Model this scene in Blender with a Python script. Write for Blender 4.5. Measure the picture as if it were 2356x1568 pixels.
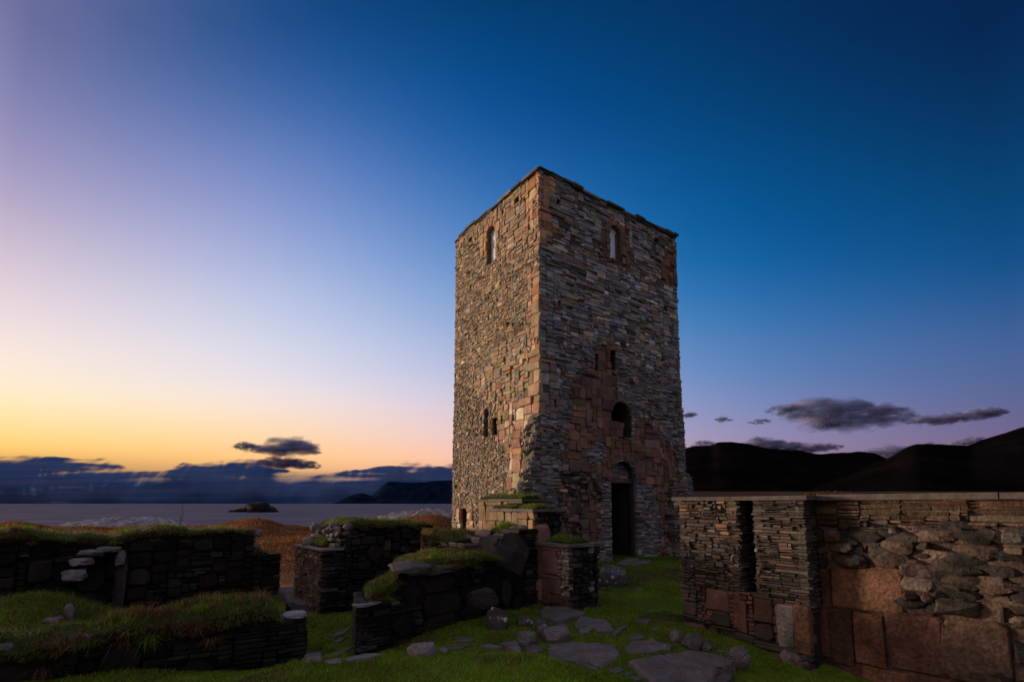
import bpy, math, random
import numpy as np
from mathutils import Vector

for o in list(bpy.data.objects): bpy.data.objects.remove(o)
SC = bpy.context.scene
COL = SC.collection
rng = np.random.default_rng(11)
random.seed(11)
R = math.radians

# ------------------------------------------------------------------ camera
FPX, PITCH, EYE = 1140.0, R(6.0), 1.76       # focal length in units of a 2356 px wide picture
HOR = 1157.0
YP = HOR - FPX * math.tan(PITCH)
cd = bpy.data.cameras.new('camera'); cam = bpy.data.objects.new('camera', cd); COL.objects.link(cam)
cd.sensor_width = 36.0; cd.lens = 36.0 * FPX / 2356.0
cd.shift_y = (YP - 784.0) / 2356.0
cd.clip_start = 0.05; cd.clip_end = 120000.0
cam.location = (0, 0, EYE); cam.rotation_euler = (R(90) + PITCH, 0, 0)
SC.camera = cam

def ray(x, y):
    f = np.array([0, math.cos(PITCH), math.sin(PITCH)]); u = np.array([0, -math.sin(PITCH), math.cos(PITCH)])
    return f * FPX + np.array([1.0, 0, 0]) * (x - 1178.0) + u * (YP - y)
def at_depth(x, y, Y):
    r = ray(x, y); return np.array([0, 0, EYE]) + r * (Y / r[1])

# ------------------------------------------------------------------ light
SUN_AZ, SUN_EL = R(-68.0), R(4.2)            # azimuth from +Y, negative = left
sdir = Vector((math.sin(SUN_AZ) * math.cos(SUN_EL), math.cos(SUN_AZ) * math.cos(SUN_EL), math.sin(SUN_EL)))
sl = bpy.data.lights.new('sun', 'SUN'); so = bpy.data.objects.new('sun', sl); COL.objects.link(so)
sl.energy = 4.9; sl.color = (1.0, 0.74, 0.53); sl.angle = R(7.0)
so.rotation_euler = sdir.to_track_quat('Z', 'Y').to_euler()
so.location = (-40, 20, 30)
SC.view_settings.view_transform = 'Standard'; SC.view_settings.look = 'None'
SC.view_settings.exposure = 0.0; SC.view_settings.gamma = 1.0; SC.view_settings.use_curve_mapping = False
SC.cycles.use_denoising = True
SC.cycles.max_bounces = 6; SC.cycles.diffuse_bounces = 3; SC.cycles.transparent_max_bounces = 48
SC.cycles.caustics_reflective = False; SC.cycles.caustics_refractive = False

def lin(c):
    return tuple((v / 255 / 12.92 if v / 255 <= .04045 else ((v / 255 + .055) / 1.055) ** 2.4) for v in c)

# ------------------------------------------------------------------ sky
W = bpy.data.worlds.new('World'); SC.world = W; W.use_nodes = True
nt = W.node_tree; nt.nodes.clear(); L = nt.links
def nd(tree, t, **kw):
    n = tree.nodes.new(t)
    for k, v in kw.items(): setattr(n, k, v)
    return n
def mth(tree, op, a, b=None, clamp=False):
    n = nd(tree, 'ShaderNodeMath', operation=op, use_clamp=clamp)
    for i, s in enumerate((a, b)):
        if s is None: continue
        if isinstance(s, (int, float)): n.inputs[i].default_value = s
        else: tree.links.new(s, n.inputs[i])
    return n.outputs[0]
tc = nd(nt, 'ShaderNodeTexCoord'); sp = nd(nt, 'ShaderNodeSeparateXYZ'); L.new(tc.outputs['Generated'], sp.inputs[0])
elev = mth(nt, 'DIVIDE', mth(nt, 'ARCSINE', sp.outputs['Z']), math.pi / 2, True)
azim = mth(nt, 'ARCTAN2', sp.outputs['X'], sp.outputs['Y'])
def elev_of(x, y):
    r = ray(x, y); return math.asin(r[2] / np.linalg.norm(r)) / (math.pi / 2)
SKY = {  # azimuth in degrees: (picture column, [(picture row, sRGB)])
    -47.0: (0, [(1157, (8, 36, 84)), (1120, (12, 44, 92)), (1085, (150, 110, 84)), (1050, (255, 194, 96)), (1010, (255, 210, 122)), (960, (255, 228, 168)), (890, (255, 236, 206)), (820, (251, 231, 218)),
                (745, (240, 222, 224)), (600, (214, 198, 213)), (450, (179, 166, 198)), (300, (146, 142, 187)), (150, (118, 122, 169)), (0, (103, 107, 155))]),
    -27.0: (600, [(1157, (10, 42, 92)), (1120, (14, 48, 96)), (1095, (160, 120, 96)), (1080, (255, 190, 116)), (1006, (255, 214, 166)), (931, (248, 228, 217)), (857, (229, 222, 232)), (745, (204, 209, 232)),
                  (596, (165, 178, 220)), (447, (130, 147, 203)), (300, (90, 120, 182)), (150, (48, 92, 156)), (0, (26, 74, 134))]),
    -4.0: (1090, [(1157, (36, 58, 104)), (1110, (140, 110, 120)), (1080, (248, 186, 156)), (1043, (244, 194, 180)), (969, (225, 200, 212)), (894, (195, 195, 222)), (745, (145, 170, 215)), (596, (95, 140, 200)), (447, (58, 113, 180)),
                  (298, (20, 87, 156)), (149, (0, 72, 135)), (0, (0, 60, 112))]),
    25.0: (1700, [(1157, (110, 92, 120)), (1028, (160, 140, 171)), (991, (145, 140, 181)), (931, (125, 138, 186)), (857, (100, 132, 186)), (745, (65, 120, 181)), (596, (14, 97, 162)), (447, (0, 83, 144)), (224, (0, 63, 116)), (0, (0, 49, 97))]),
    46.0: (2320, [(1157, (84, 68, 96)), (1014, (120, 100, 135)), (991, (110, 98, 136)), (931, (95, 100, 146)), (857, (80, 100, 151)), (745, (60, 95, 151)), (670, (38, 86, 146)), (596, (10, 78, 136)), (447, (0, 68, 120)), (224, (0, 50, 96)), (0, (0, 35, 79))]),
}
def ramp(stops):
    n = nd(nt, 'ShaderNodeValToRGB'); cr = n.color_ramp; cr.interpolation = 'LINEAR'
    stops = sorted(stops, key=lambda s: s[0])
    cr.elements[0].position = stops[0][0]; cr.elements[0].color = (*stops[0][1], 1)
    cr.elements[1].position = stops[-1][0]; cr.elements[1].color = (*stops[-1][1], 1)
    for p, c in stops[1:-1]:
        e = cr.elements.new(p); e.color = (*c, 1)
    L.new(elev, n.inputs[0]); return n.outputs[0]
ROWS = [1157, 1120, 1095, 1080, 1050, 1028, 1006, 969, 931, 894, 857, 800, 745, 670, 596, 520, 447, 372, 298, 224, 149, 75, 0]
PHI0 = sorted(SKY); TAB = []
for ph in PHI0:
    st = sorted(SKY[ph][1]); TAB.append([[np.interp(y, [q[0] for q in st], [q[1][k] for q in st]) for k in range(3)] for y in ROWS])
TAB = np.array(TAB); TAB = (TAB + np.concatenate([TAB[:, :1], (TAB[:, :-2] + TAB[:, 2:]) / 2, TAB[:, -1:]], 1)) / 2      # soften the stops a little
TAN_ = np.gradient(TAB, np.array(PHI0), axis=0)
def column(phi):
    i = min(max(int(np.searchsorted(PHI0, phi)) - 1, 0), len(PHI0) - 2); h = PHI0[i + 1] - PHI0[i]; t_ = (phi - PHI0[i]) / h
    v = (2 * t_ ** 3 - 3 * t_ ** 2 + 1) * TAB[i] + (t_ ** 3 - 2 * t_ ** 2 + t_) * h * TAN_[i] + (3 * t_ ** 2 - 2 * t_ ** 3) * TAB[i + 1] + (t_ ** 3 - t_ ** 2) * h * TAN_[i + 1]
    x = 1178 + math.tan(R(phi)) * FPX; x = min(max(x, 0), 2356)
    st = [(elev_of(x, y), lin(np.clip(q, 0, 255))) for y, q in zip(ROWS, v)]
    return ramp(st + [(.62, lin(np.clip(v[-1], 0, 255) * .96)), (.78, lin((126, 138, 158))), (1.0, lin((150, 156, 164)))])
behind = ramp([(0, lin((96, 84, 104))), (.10, lin((160, 132, 142))), (.25, lin((172, 160, 180))), (.55, lin((146, 146, 164))), (1, lin((150, 156, 164)))])
glow = ramp([(0, lin((120, 80, 50))), (.06, lin((255, 190, 90))), (.15, lin((255, 214, 140))), (.35, lin((235, 205, 205))), (.65, lin((120, 120, 170))), (1, lin((20, 40, 90)))])
def blend(a, b, p0, p1):
    mr = nd(nt, 'ShaderNodeMapRange', interpolation_type='LINEAR')
    mr.inputs['From Min'].default_value = R(p0); mr.inputs['From Max'].default_value = R(p1); L.new(azim, mr.inputs['Value'])
    m = nd(nt, 'ShaderNodeMix', data_type='RGBA'); L.new(mr.outputs[0], m.inputs['Factor']); L.new(a, m.inputs['A']); L.new(b, m.inputs['B'])
    return m.outputs['Result']
c = blend(behind, glow, -160, -95)
c = blend(c, column(-47.0), -75, -47)
steps = list(np.linspace(-47, 46, 16))
for p0, p1 in zip(steps[:-1], steps[1:]): c = blend(c, column(p1), p0, p1)
c = blend(c, behind, 55, 130)
bg = nd(nt, 'ShaderNodeBackground'); L.new(c, bg.inputs[0]); bg.inputs[1].default_value = 1.0
sky = nd(nt, 'ShaderNodeTexSky', sky_type='NISHITA'); sky.sun_disc = False; sky.sun_elevation = SUN_EL; sky.sun_rotation = SUN_AZ
bg2 = nd(nt, 'ShaderNodeBackground'); L.new(sky.outputs[0], bg2.inputs[0]); bg2.inputs[1].default_value = 0.004
ad = nd(nt, 'ShaderNodeAddShader'); L.new(bg.outputs[0], ad.inputs[0]); L.new(bg2.outputs[0], ad.inputs[1])
ow = nd(nt, 'ShaderNodeOutputWorld'); L.new(ad.outputs[0], ow.inputs[0])

# ------------------------------------------------------------------ helpers: objects and meshes
def tag(o, label=None, cat=None, group=None, kind=None):
    if label: o['label'] = label
    if cat: o['category'] = cat
    if group: o['group'] = group
    if kind: o['kind'] = kind
    return o
def empty(name, loc, label, cat, group=None):
    o = bpy.data.objects.new(name, None); COL.objects.link(o); o.location = loc; o.empty_display_size = .2
    return tag(o, label, cat, group)

class MB:
    def __init__(s): s.V = []; s.C = []; s.F = {}; s.n = 0
    def add(s, V, faces, C):
        """faces: list of int arrays (m,k)"""
        V = np.asarray(V, float).reshape(-1, 3); C = np.asarray(C, float)
        if C.ndim == 1: C = np.tile(C, (len(V), 1))
        s.V.append(V); s.C.append(C)
        for f in faces:
            f = np.asarray(f, int)
            if f.size: s.F.setdefault(f.shape[1], []).append(f + s.n)
        s.n += len(V)
    def build(s, name, mat, parent=None, smooth=False, loc=None):
        me = bpy.data.meshes.new(name)
        V = np.concatenate(s.V); C = np.concatenate(s.C)
        base = np.array(parent.location) if parent is not None and parent.type == 'EMPTY' else (np.array(parent.parent.location) if parent is not None and parent.parent else np.zeros(3))
        if parent is None and loc is not None: base = np.array(loc, float)
        V = V - base
        loops = []; starts = []; tot = []; k0 = 0
        for k, fl in s.F.items():
            f = np.concatenate(fl); loops.append(f.ravel()); starts.append(k0 + np.arange(len(f)) * k); tot.append(np.full(len(f), k)); k0 += f.size
        loops = np.concatenate(loops); starts = np.concatenate(starts); tot = np.concatenate(tot)
        me.vertices.add(len(V)); me.vertices.foreach_set('co', V.ravel())
        me.loops.add(len(loops)); me.loops.foreach_set('vertex_index', loops)
        me.polygons.add(len(starts)); me.polygons.foreach_set('loop_start', starts); me.polygons.foreach_set('loop_total', tot)
        me.polygons.foreach_set('use_smooth', np.full(len(starts), smooth))
        a = me.attributes.new('Col', 'FLOAT_COLOR', 'POINT')
        a.data.foreach_set('color', np.concatenate([C, np.ones((len(C), 1))], 1).ravel())
        me.update(calc_edges=True); me.materials.append(mat)
        o = bpy.data.objects.new(name, me); COL.objects.link(o)
        if parent is not None: o.parent = parent
        elif loc is not None: o.location = loc
        return o

def vnoise(x, y, z=0.0, seed=0):
    """smooth value noise, vectorised, range -1..1"""
    x = np.asarray(x, float); y = np.asarray(y, float); z = np.zeros_like(x) + z
    xi = np.floor(x).astype(np.int64); yi = np.floor(y).astype(np.int64); zi = np.floor(z).astype(np.int64)
    xf = x - xi; yf = y - yi; zf = z - zi
    xf = xf * xf * (3 - 2 * xf); yf = yf * yf * (3 - 2 * yf); zf = zf * zf * (3 - 2 * zf)
    def h(a, b, c):
        n = (a * 374761393 + b * 668265263 + c * 2147483647 + seed * 144665) & 0x7fffffff
        n = ((n ^ (n >> 13)) * 1274126177) & 0x7fffffff
        return ((n ^ (n >> 16)) & 0xffff) / 32767.5 - 1
    r = 0
    for dx in (0, 1):
        for dy in (0, 1):
            for dz in (0, 1):
                r = r + h(xi + dx, yi + dy, zi + dz) * (xf if dx else 1 - xf) * (yf if dy else 1 - yf) * (zf if dz else 1 - zf)
    return r
def fbm(x, y, z=0.0, o=4, seed=0):
    r = 0; a = 1.0; t = 0
    for i in range(o):
        r = r + a * vnoise(np.asarray(x) * 2 ** i, np.asarray(y) * 2 ** i, np.asarray(z) * 2 ** i, seed + i); t += a; a *= .5
    return r / t
def S(t):
    t = np.clip(t, 0, 1); return t * t * (3 - 2 * t)
def inpoly(u, v, poly):
    u = np.asarray(u); v = np.asarray(v); r = np.zeros(u.shape, bool); n = len(poly)
    for i in range(n):
        x1, y1 = poly[i]; x2, y2 = poly[(i + 1) % n]
        c = ((y1 > v) != (y2 > v)); d = (y2 - y1) if y2 != y1 else 1e-9
        r ^= c & (u < (x2 - x1) * (v - y1) / d + x1)
    return r

# ------------------------------------------------------------------ materials
def mat_col(name, rough=.9, ns=6.0, namt=.35, bs=30.0, bstr=.5, bdist=.02, lichen=None, spec=.25, stretch=(1, 1, 1), alpha=False, fine=True, transl=0.0):
    m = bpy.data.materials.new(name); m.use_nodes = True; t = m.node_tree; t.nodes.clear()
    out = nd(t, 'ShaderNodeOutputMaterial'); p = nd(t, 'ShaderNodeBsdfPrincipled'); t.links.new(p.outputs[0], out.inputs[0])
    p.inputs['Roughness'].default_value = rough; p.inputs['Specular IOR Level'].default_value = spec
    at = nd(t, 'ShaderNodeAttribute', attribute_name='Col')
    tcx = nd(t, 'ShaderNodeTexCoord'); mp = nd(t, 'ShaderNodeMapping'); mp.inputs['Scale'].default_value = stretch; t.links.new(tcx.outputs['Object'], mp.inputs[0])
    def noise(sc, det=6, rg=.6):
        n = nd(t, 'ShaderNodeTexNoise'); n.inputs['Scale'].default_value = sc; n.inputs['Detail'].default_value = det; n.inputs['Roughness'].default_value = rg
        t.links.new(mp.outputs[0], n.inputs['Vector']); return n.outputs['Fac']
    def rmp(v, a, b, lo, hi):
        mr = nd(t, 'ShaderNodeMapRange'); mr.inputs[1].default_value = a; mr.inputs[2].default_value = b; mr.inputs[3].default_value = lo; mr.inputs[4].default_value = hi
        t.links.new(v, mr.inputs[0]); return mr.outputs[0]
    f = rmp(noise(ns), .3, .7, 1 - namt, 1 + namt)
    if fine:
        f = mth(t, 'MULTIPLY', f, rmp(noise(ns * 9, 3), .3, .7, 1 - namt * .7, 1 + namt * .7))
    mx = nd(t, 'ShaderNodeVectorMath', operation='SCALE'); t.links.new(at.outputs['Color'], mx.inputs[0]); t.links.new(f, mx.inputs['Scale'])
    c = mx.outputs[0]
    if lichen:
        for col, sc, th in lichen:
            k = rmp(noise(sc, 4, .55), th, th + .035, 0, 1)
            mm = nd(t, 'ShaderNodeMix', data_type='RGBA'); t.links.new(k, mm.inputs['Factor']); t.links.new(c, mm.inputs['A']); mm.inputs['B'].default_value = (*col, 1); c = mm.outputs['Result']
    t.links.new(c, p.inputs['Base Color'])
    if bstr > 0:
        b = nd(t, 'ShaderNodeBump'); b.inputs['Strength'].default_value = bstr; b.inputs['Distance'].default_value = bdist
        t.links.new(noise(bs, 8, .65), b.inputs['Height']); t.links.new(b.outputs[0], p.inputs['Normal'])
    if transl > 0:
        tr = nd(t, 'ShaderNodeBsdfTranslucent'); t.links.new(c, tr.inputs[0]); ms = nd(t, 'ShaderNodeMixShader'); ms.inputs[0].default_value = transl
        t.links.new(p.outputs[0], ms.inputs[1]); t.links.new(tr.outputs[0], ms.inputs[2]); t.links.new(ms.outputs[0], out.inputs[0])
    return m
M_STONE = mat_col('rubble_stone', .92, 5, .32, 40, .55, .02)
M_TOWER = mat_col('tower_stone', .92, 3.5, .30, 26, .6, .03)
M_DARK = mat_col('slate_stone', .95, 4, .38, 35, .6, .02, lichen=[((.10, .095, .095), 9, .70)], spec=.15)
M_ASH = mat_col('granite_ashlar', .9, 2.6, .62, 18, .9, .04, lichen=[((.20, .15, .125), 6.5, .70), ((.035, .028, .025), 3.1, .66)])
M_FLAG = mat_col('flagstone', .9, 4, .35, 30, .5, .012, lichen=[((.42, .39, .38), 7.5, .715)])
M_LICH = mat_col('lichen_boulder', .9, 5, .4, 24, .6, .02, lichen=[((.45, .43, .42), 11, .60)])
M_COPE = mat_col('concrete_coping', .9, 9, .35, 120, .7, .012)
M_TURF = mat_col('peat_turf', 1.0, 8, .5, 25, .8, .04, spec=.05)
M_GRASS = mat_col('grass_blade', .7, 3, .25, 10, 0, spec=.15, fine=False, transl=.3)
M_GROUND = mat_col('ground_turf', 1.0, 1.3, .35, 9, .7, .05, spec=.05)
M_ROCK = mat_col('shore_rock', .9, .25, .45, 1.2, .8, .4)
M_HILL = mat_col('hill_heather', 1.0, .006, .4, .02, .6, 8.0, spec=.0)
M_DRY = mat_col('dry_stem', .9, 8, .2, 10, 0)

# palettes (linear albedo)
TAN = (.34, .255, .165); ORANGE = (.37, .19, .095); GREY = (.215, .20, .185); DARK = (.09, .083, .076); PINK = (.33, .195, .135); PALE = (.46, .39, .30)
RED = (.20, .085, .06); BLUE = (.175, .185, .205); BROWN = (.19, .14, .10); SOIL = (.03, .02, .014); WARM = (.29, .225, .155)
def style(w, h, p=.02, pv=.015, bev=.22, jit=.10, rnd=.35, gap=.012, pal=((GREY, 1),), br=.22, bul=.05, tilt=.01, gold=0.0):
    return dict(w=w, h=h, p=p, pv=pv, bev=bev, jit=jit, rnd=rnd, gap=gap, pal=pal, br=br, bul=bul, tilt=tilt, gold=gold)

class Frame:
    def __init__(s, O, U, N, skew=0.0): s.skew = skew; s.O = np.array(O, float); s.U = np.array([U[0], U[1], 0.0]); s.N = np.array([N[0], N[1], 0.0]); s.Z = np.array([0, 0, 1.0])
    def pt(s, u, v, n=0.0):
        u = np.asarray(u, float); v = np.asarray(v, float); n = np.asarray(n, float) + np.zeros_like(u); u = u + s.skew * np.maximum(-n - .1, 0)
        return s.O + u[..., None] * s.U + v[..., None] * s.Z + n[..., None] * s.N
    def uv(s, x, y, n=0.0):
        d = ray(x, y); e = np.array([0, 0, EYE]); o = s.O + s.N * n
        t = ((o - e) @ s.N) / (d @ s.N); q = e + d * t - o
        return float(q @ s.U), float(q[2])
    def poly(s, pts, n=0.0): return [s.uv(x, y, n) for x, y in pts]
    def end0(s, back=0.0):
        d = -s.N[:2] + s.skew * s.U[:2]; d = d / np.linalg.norm(d); return Frame(s.O, d, (-d[1], d[0]))
    def end1(s, L): return Frame(s.O + s.U * L, -s.N[:2], s.U[:2])

def stones(mb, fr, u0, v0, w, h, st, n0=0.0):
    """vectorised rough stones: arrays of rectangles on the face"""
    u0, v0, w, h = (np.asarray(a, float) for a in (u0, v0, w, h)); k = len(u0)
    if not k: return
    g = st['gap'] * rng.uniform(.4, 1.6, k)
    hw = np.maximum(w / 2 - g / 2, .006); hh = np.maximum(h / 2 - g / 2, .006); cu = u0 + w / 2; cv = v0 + h / 2; mn = np.minimum(hw, hh)
    c = np.clip(st['rnd'] * rng.uniform(.4, 1.5, k), .05, .95) * mn
    c1 = c * rng.uniform(.5, 1.5, k); c2 = c * rng.uniform(.5, 1.5, k); c1 = np.minimum(c1, hw * .9); c2 = np.minimum(c2, hh * .9)
    X = np.stack([hw, hw, hw - c1, -(hw - c1), -hw, -hw, -(hw - c1), hw - c1], 1)
    Y = np.stack([-(hh - c2), hh - c2, hh, hh, hh - c2, -(hh - c2), -hh, -hh], 1)
    X = X + rng.uniform(-1, 1, (k, 8)) * (st['jit'] * mn)[:, None]; Y = Y + rng.uniform(-1, 1, (k, 8)) * (st['jit'] * mn)[:, None]
    p = st['p'] + rng.normal(0, st['pv'], k); tu = rng.normal(0, st['tilt'], k); tv = rng.normal(0, st['tilt'], k)
    b = np.minimum(st['bev'] * mn * rng.uniform(.6, 1.4, k), .06)
    sx = 1 - b / hw; sy = 1 - b / hh
    tl = lambda A, B: tu[:, None] * A / hw[:, None] + tv[:, None] * B / hh[:, None]
    D1 = (p - b * .9)[:, None] + tl(X, Y); X2 = X * sx[:, None]; Y2 = Y * sy[:, None]
    D2 = p[:, None] + tl(X2, Y2) + rng.normal(0, 1, (k, 8)) * (.12 * b)[:, None]
    D0 = np.full((k, 8), -.10)
    ctr_d = p + st['bul'] * mn * rng.uniform(-.3, 1.3, k)
    UU = np.concatenate([X, X, X2, (rng.uniform(-.3, .3, k) * hw)[:, None]], 1) + cu[:, None]
    VV = np.concatenate([Y, Y, Y2, (rng.uniform(-.3, .3, k) * hh)[:, None]], 1) + cv[:, None]
    DD = np.concatenate([D0, D1, D2, ctr_d[:, None]], 1) + n0
    V = fr.pt(UU, VV, DD).reshape(-1, 3)
    i = np.arange(8); j = (i + 1) % 8
    q = np.concatenate([np.stack([i, j, j + 8, i + 8], 1), np.stack([i + 8, j + 8, j + 16, i + 16], 1)])
    t = np.stack([i + 16, j + 16, np.full(8, 24)], 1)
    off = np.arange(k)[:, None, None] * 25
    wts = np.array([a[1] for a in st['pal']], float); wts /= wts.sum(); cols = np.array([a[0] for a in st['pal']])
    C = cols[rng.choice(len(cols), k, p=wts)] * np.exp(rng.normal(0, st['br'], k))[:, None] * np.exp(rng.normal(0, .05, (k, 3)))
    if st['gold'] > 0:
        gm = rng.random(k) < st['gold']; C[gm] = np.array([[.62, .40, .20], [.66, .52, .36], [.55, .28, .10]])[rng.integers(0, 3, gm.sum())] * rng.uniform(.7, 1.1, (gm.sum(), 1))
    C = np.clip(C, .004, .75)
    mb.add(V, [(q[None] + off).reshape(-1, 4), (t[None] + off).reshape(-1, 3)], np.repeat(C, 25, 0))

def masonry(mb, fr, width, height, styles, grid_fn, cu=.06, cv=.03, n0=0.0, mortar=(.06, .05, .042), pre=(), back=True, jig=.05, nback=-.055):
    """grid_fn(U,V) -> integer style grid (-1 = opening).  Irregular coursed packing."""
    nu = max(1, int(round(width / cu))); nv = max(1, int(round(height / cv)))
    Uc, Vc = np.meshgrid((np.arange(nu) + .5) * cu, (np.arange(nv) + .5) * cv)
    G = grid_fn(Uc + jig * 3 * fbm(Uc * 2.5, Vc * 2.5, 0, 3, 71), Vc + jig * 2.4 * fbm(Uc * 2.5, Vc * 2.5, 4, 3, 72), Uc, Vc)
    free = G >= 0
    if back:
        qs = []; 
        for j in range(nv):
            row = free[j]; i = 0
            while i < nu:
                if row[i]:
                    k = i
                    while k < nu and row[k]: k += 1
                    qs.append((i * cu, k * cu, j * cv, (j + 1) * cv)); i = k
                else: i += 1
        if qs:
            q = np.array(qs); U = q[:, [0, 1, 1, 0]]; V = q[:, [2, 2, 3, 3]]
            mb.add(fr.pt(U, V, n0 + nback).reshape(-1, 3), [np.arange(len(q) * 4).reshape(-1, 4)], np.array(mortar))
    res = {i: [] for i in range(len(styles))}
    for (a, b, c_, d_, sid) in pre:
        i0, i1, j0, j1 = (int(round(x)) for x in (a / cu, b / cu, c_ / cv, d_ / cv)); i0 = max(i0, 0); j0 = max(j0, 0); i1 = min(i1, nu); j1 = min(j1, nv)
        if i1 <= i0 or j1 <= j0: continue
        if free[j0:j1, i0:i1].mean() < .5: continue
        while i1 - i0 > 1 and not free[j0:j1, i0].any(): i0 += 1
        while i1 - i0 > 1 and not free[j0:j1, i1 - 1].any(): i1 -= 1
        while j1 - j0 > 1 and not free[j0, i0:i1].any(): j0 += 1
        while j1 - j0 > 1 and not free[j1 - 1, i0:i1].any(): j1 -= 1
        free[j0:j1, i0:i1] = False; res[sid].append((i0 * cu, j0 * cv, (i1 - i0) * cu, (j1 - j0) * cv))
    rn = random.random
    for j in range(nv):
        i = 0; hh = {}
        while i < nu:
            if not free[j, i]: i += 1; continue
            sid = G[j, i]; st = styles[sid]
            w = max(1, int(round((st['w'][0] + rn() * (st['w'][1] - st['w'][0])) / cu)))
            if sid not in hh or rn() < .3: hh[sid] = max(1, int(round((st['h'][0] + rn() * (st['h'][1] - st['h'][0])) / cv)))
            h = hh[sid]; k = 0
            while i + k < nu and k < w and free[j, i + k] and G[j, i + k] == sid: k += 1
            r = 0
            while i + k + r < nu and free[j, i + k + r] and G[j, i + k + r] == sid and r <= 2: r += 1
            if r and r * cu < st['w'][0] * .45: k += r
            hr = 1
            if k * cu < st['w'][0] * .6:
                while i + k < nu and k * cu < st['w'][0] * .75 and free[j, i + k]: k += 1
                h = min(h, max(1, int(k * cu * .8 / cv)))
                while hr < h and j + hr < nv and free[j + hr, i:i + k].all(): hr += 1
            while hr < h and j + hr < nv and free[j + hr, i:i + k].all() and (G[j + hr, i:i + k] == sid).all(): hr += 1
            if hr < h and rn() < .5 and j + hr < nv and free[j + hr, i:i + k].all(): hr += 0
            free[j:j + hr, i:i + k] = False
            res[sid].append((i * cu, j * cv, k * cu, hr * cv)); i += k
    for sid, lst in res.items():
        if lst:
            a = np.array(lst); stones(mb, fr, a[:, 0], a[:, 1], a[:, 2], a[:, 3], styles[sid], n0)

def prism(mb, fr, prof, n0, n1, col):
    """closed extrusion of a (u,v) outline between two depths"""
    k = len(prof); u = np.array([p[0] for p in prof]); v = np.array([p[1] for p in prof])
    V = np.concatenate([fr.pt(u, v, n0), fr.pt(u, v, n1)]); i = np.arange(k); j = (i + 1) % k
    mb.add(V, [np.stack([i, j, j + k, i + k], 1), i[None], (i + k)[::-1][None]], np.array(col))
def niche(mb, fr, outline, n0, n1, col, colback, back=True):
    k = len(outline); u = np.array([p[0] for p in outline]); v = np.array([p[1] for p in outline])
    V = np.concatenate([fr.pt(u, v, n0), fr.pt(u, v, n1)]); i = np.arange(k); j = (i + 1) % k
    C = np.concatenate([np.tile(col, (k, 1)), np.tile(colback, (k, 1))])  # colour falls towards black with depth: recess shade painted in
    mb.add(V, [np.stack([i, j, j + k, i + k], 1)] + ([(i + k)[None]] if back else []), C)
def box(mb, fr, u0, u1, v0, v1, n0, n1, col, jit=0.0):
    U = np.array([u0, u1, u1, u0] * 2); V = np.array([v0, v0, v1, v1] * 2); N = np.array([n0] * 4 + [n1] * 4)
    P = fr.pt(U, V, N) + rng.uniform(-jit, jit, (8, 3))
    mb.add(P, [np.array([[0, 1, 2, 3], [7, 6, 5, 4], [0, 4, 5, 1], [1, 5, 6, 2], [2, 6, 7, 3], [3, 7, 4, 0]])], np.array(col))
def arch_uv(u0, u1, v0, v1, k=8):
    r = (u1 - u0) / 2; c = (u0 + u1) / 2
    pts = [(u0, v0), (u1, v0)]
    for i in range(k + 1):
        a = math.pi * i / k; pts.append((c + r * math.cos(a), v1 - r + r * math.sin(a)))
    return pts

_B = None
def lump(mb, c, r, col, seed=0, amp=.22, freq=1.6, rot=0.0, n=(18, 12), flat=None, ridge=0.0, box_=3.2, cuts=7):
    """rough closed rock: displaced superellipsoid with broken flat facets"""
    nu, nv = n; g = np.random.default_rng(seed * 7 + 3)
    th = np.linspace(0, 2 * np.pi, nu, endpoint=False); ph = np.linspace(.0, np.pi, nv + 1)[1:-1]
    T, P = np.meshgrid(th, ph); d = np.stack([np.cos(T) * np.sin(P), np.sin(T) * np.sin(P), np.cos(P)], -1).reshape(-1, 3)
    d = np.concatenate([d, [[0, 0, 1], [0, 0, -1]]])
    dd = d / ((np.abs(d) ** box_).sum(1, keepdims=True) ** (1 / box_))
    k = 1 + amp * fbm(d[:, 0] * freq + seed * 3.1, d[:, 1] * freq + seed * 1.7, d[:, 2] * freq + 5, 3, seed)
    V = dd * k[:, None]
    for _ in range(cuts):
        nr_ = g.normal(size=3); nr_ /= np.linalg.norm(nr_); of = g.uniform(.72, 1.0)
        e = np.maximum(V @ nr_ - of, 0); V = V - e[:, None] * nr_ * .92
    V = V + .035 * amp / .2 * fbm(d[:, 0] * 6 + seed, d[:, 1] * 6, d[:, 2] * 6, 2, seed + 1)[:, None] * d
    if flat is not None: V[:, 2] = np.minimum(V[:, 2], flat + .05 * V[:, 0])
    V = V * np.array(r); cs, sn = math.cos(rot), math.sin(rot)
    V = np.stack([V[:, 0] * cs - V[:, 1] * sn, V[:, 0] * sn + V[:, 1] * cs, V[:, 2]], 1) + np.array(c)
    m = nv - 1; F = []; I = np.arange(nu); J = (I + 1) % nu
    for a in range(m - 1): F.append(np.stack([a * nu + I, (a + 1) * nu + I, (a + 1) * nu + J, a * nu + J], 1))
    top = m * nu; bot = top + 1
    T3 = np.concatenate([np.stack([np.full(nu, top), I, J], 1), np.stack([np.full(nu, bot), (m - 1) * nu + J, (m - 1) * nu + I], 1)])
    mb.add(V, [np.concatenate(F), T3], np.clip(np.array(col) * (1 + .08 * rng.normal(size=(len(V), 1))), .003, .8))

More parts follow.
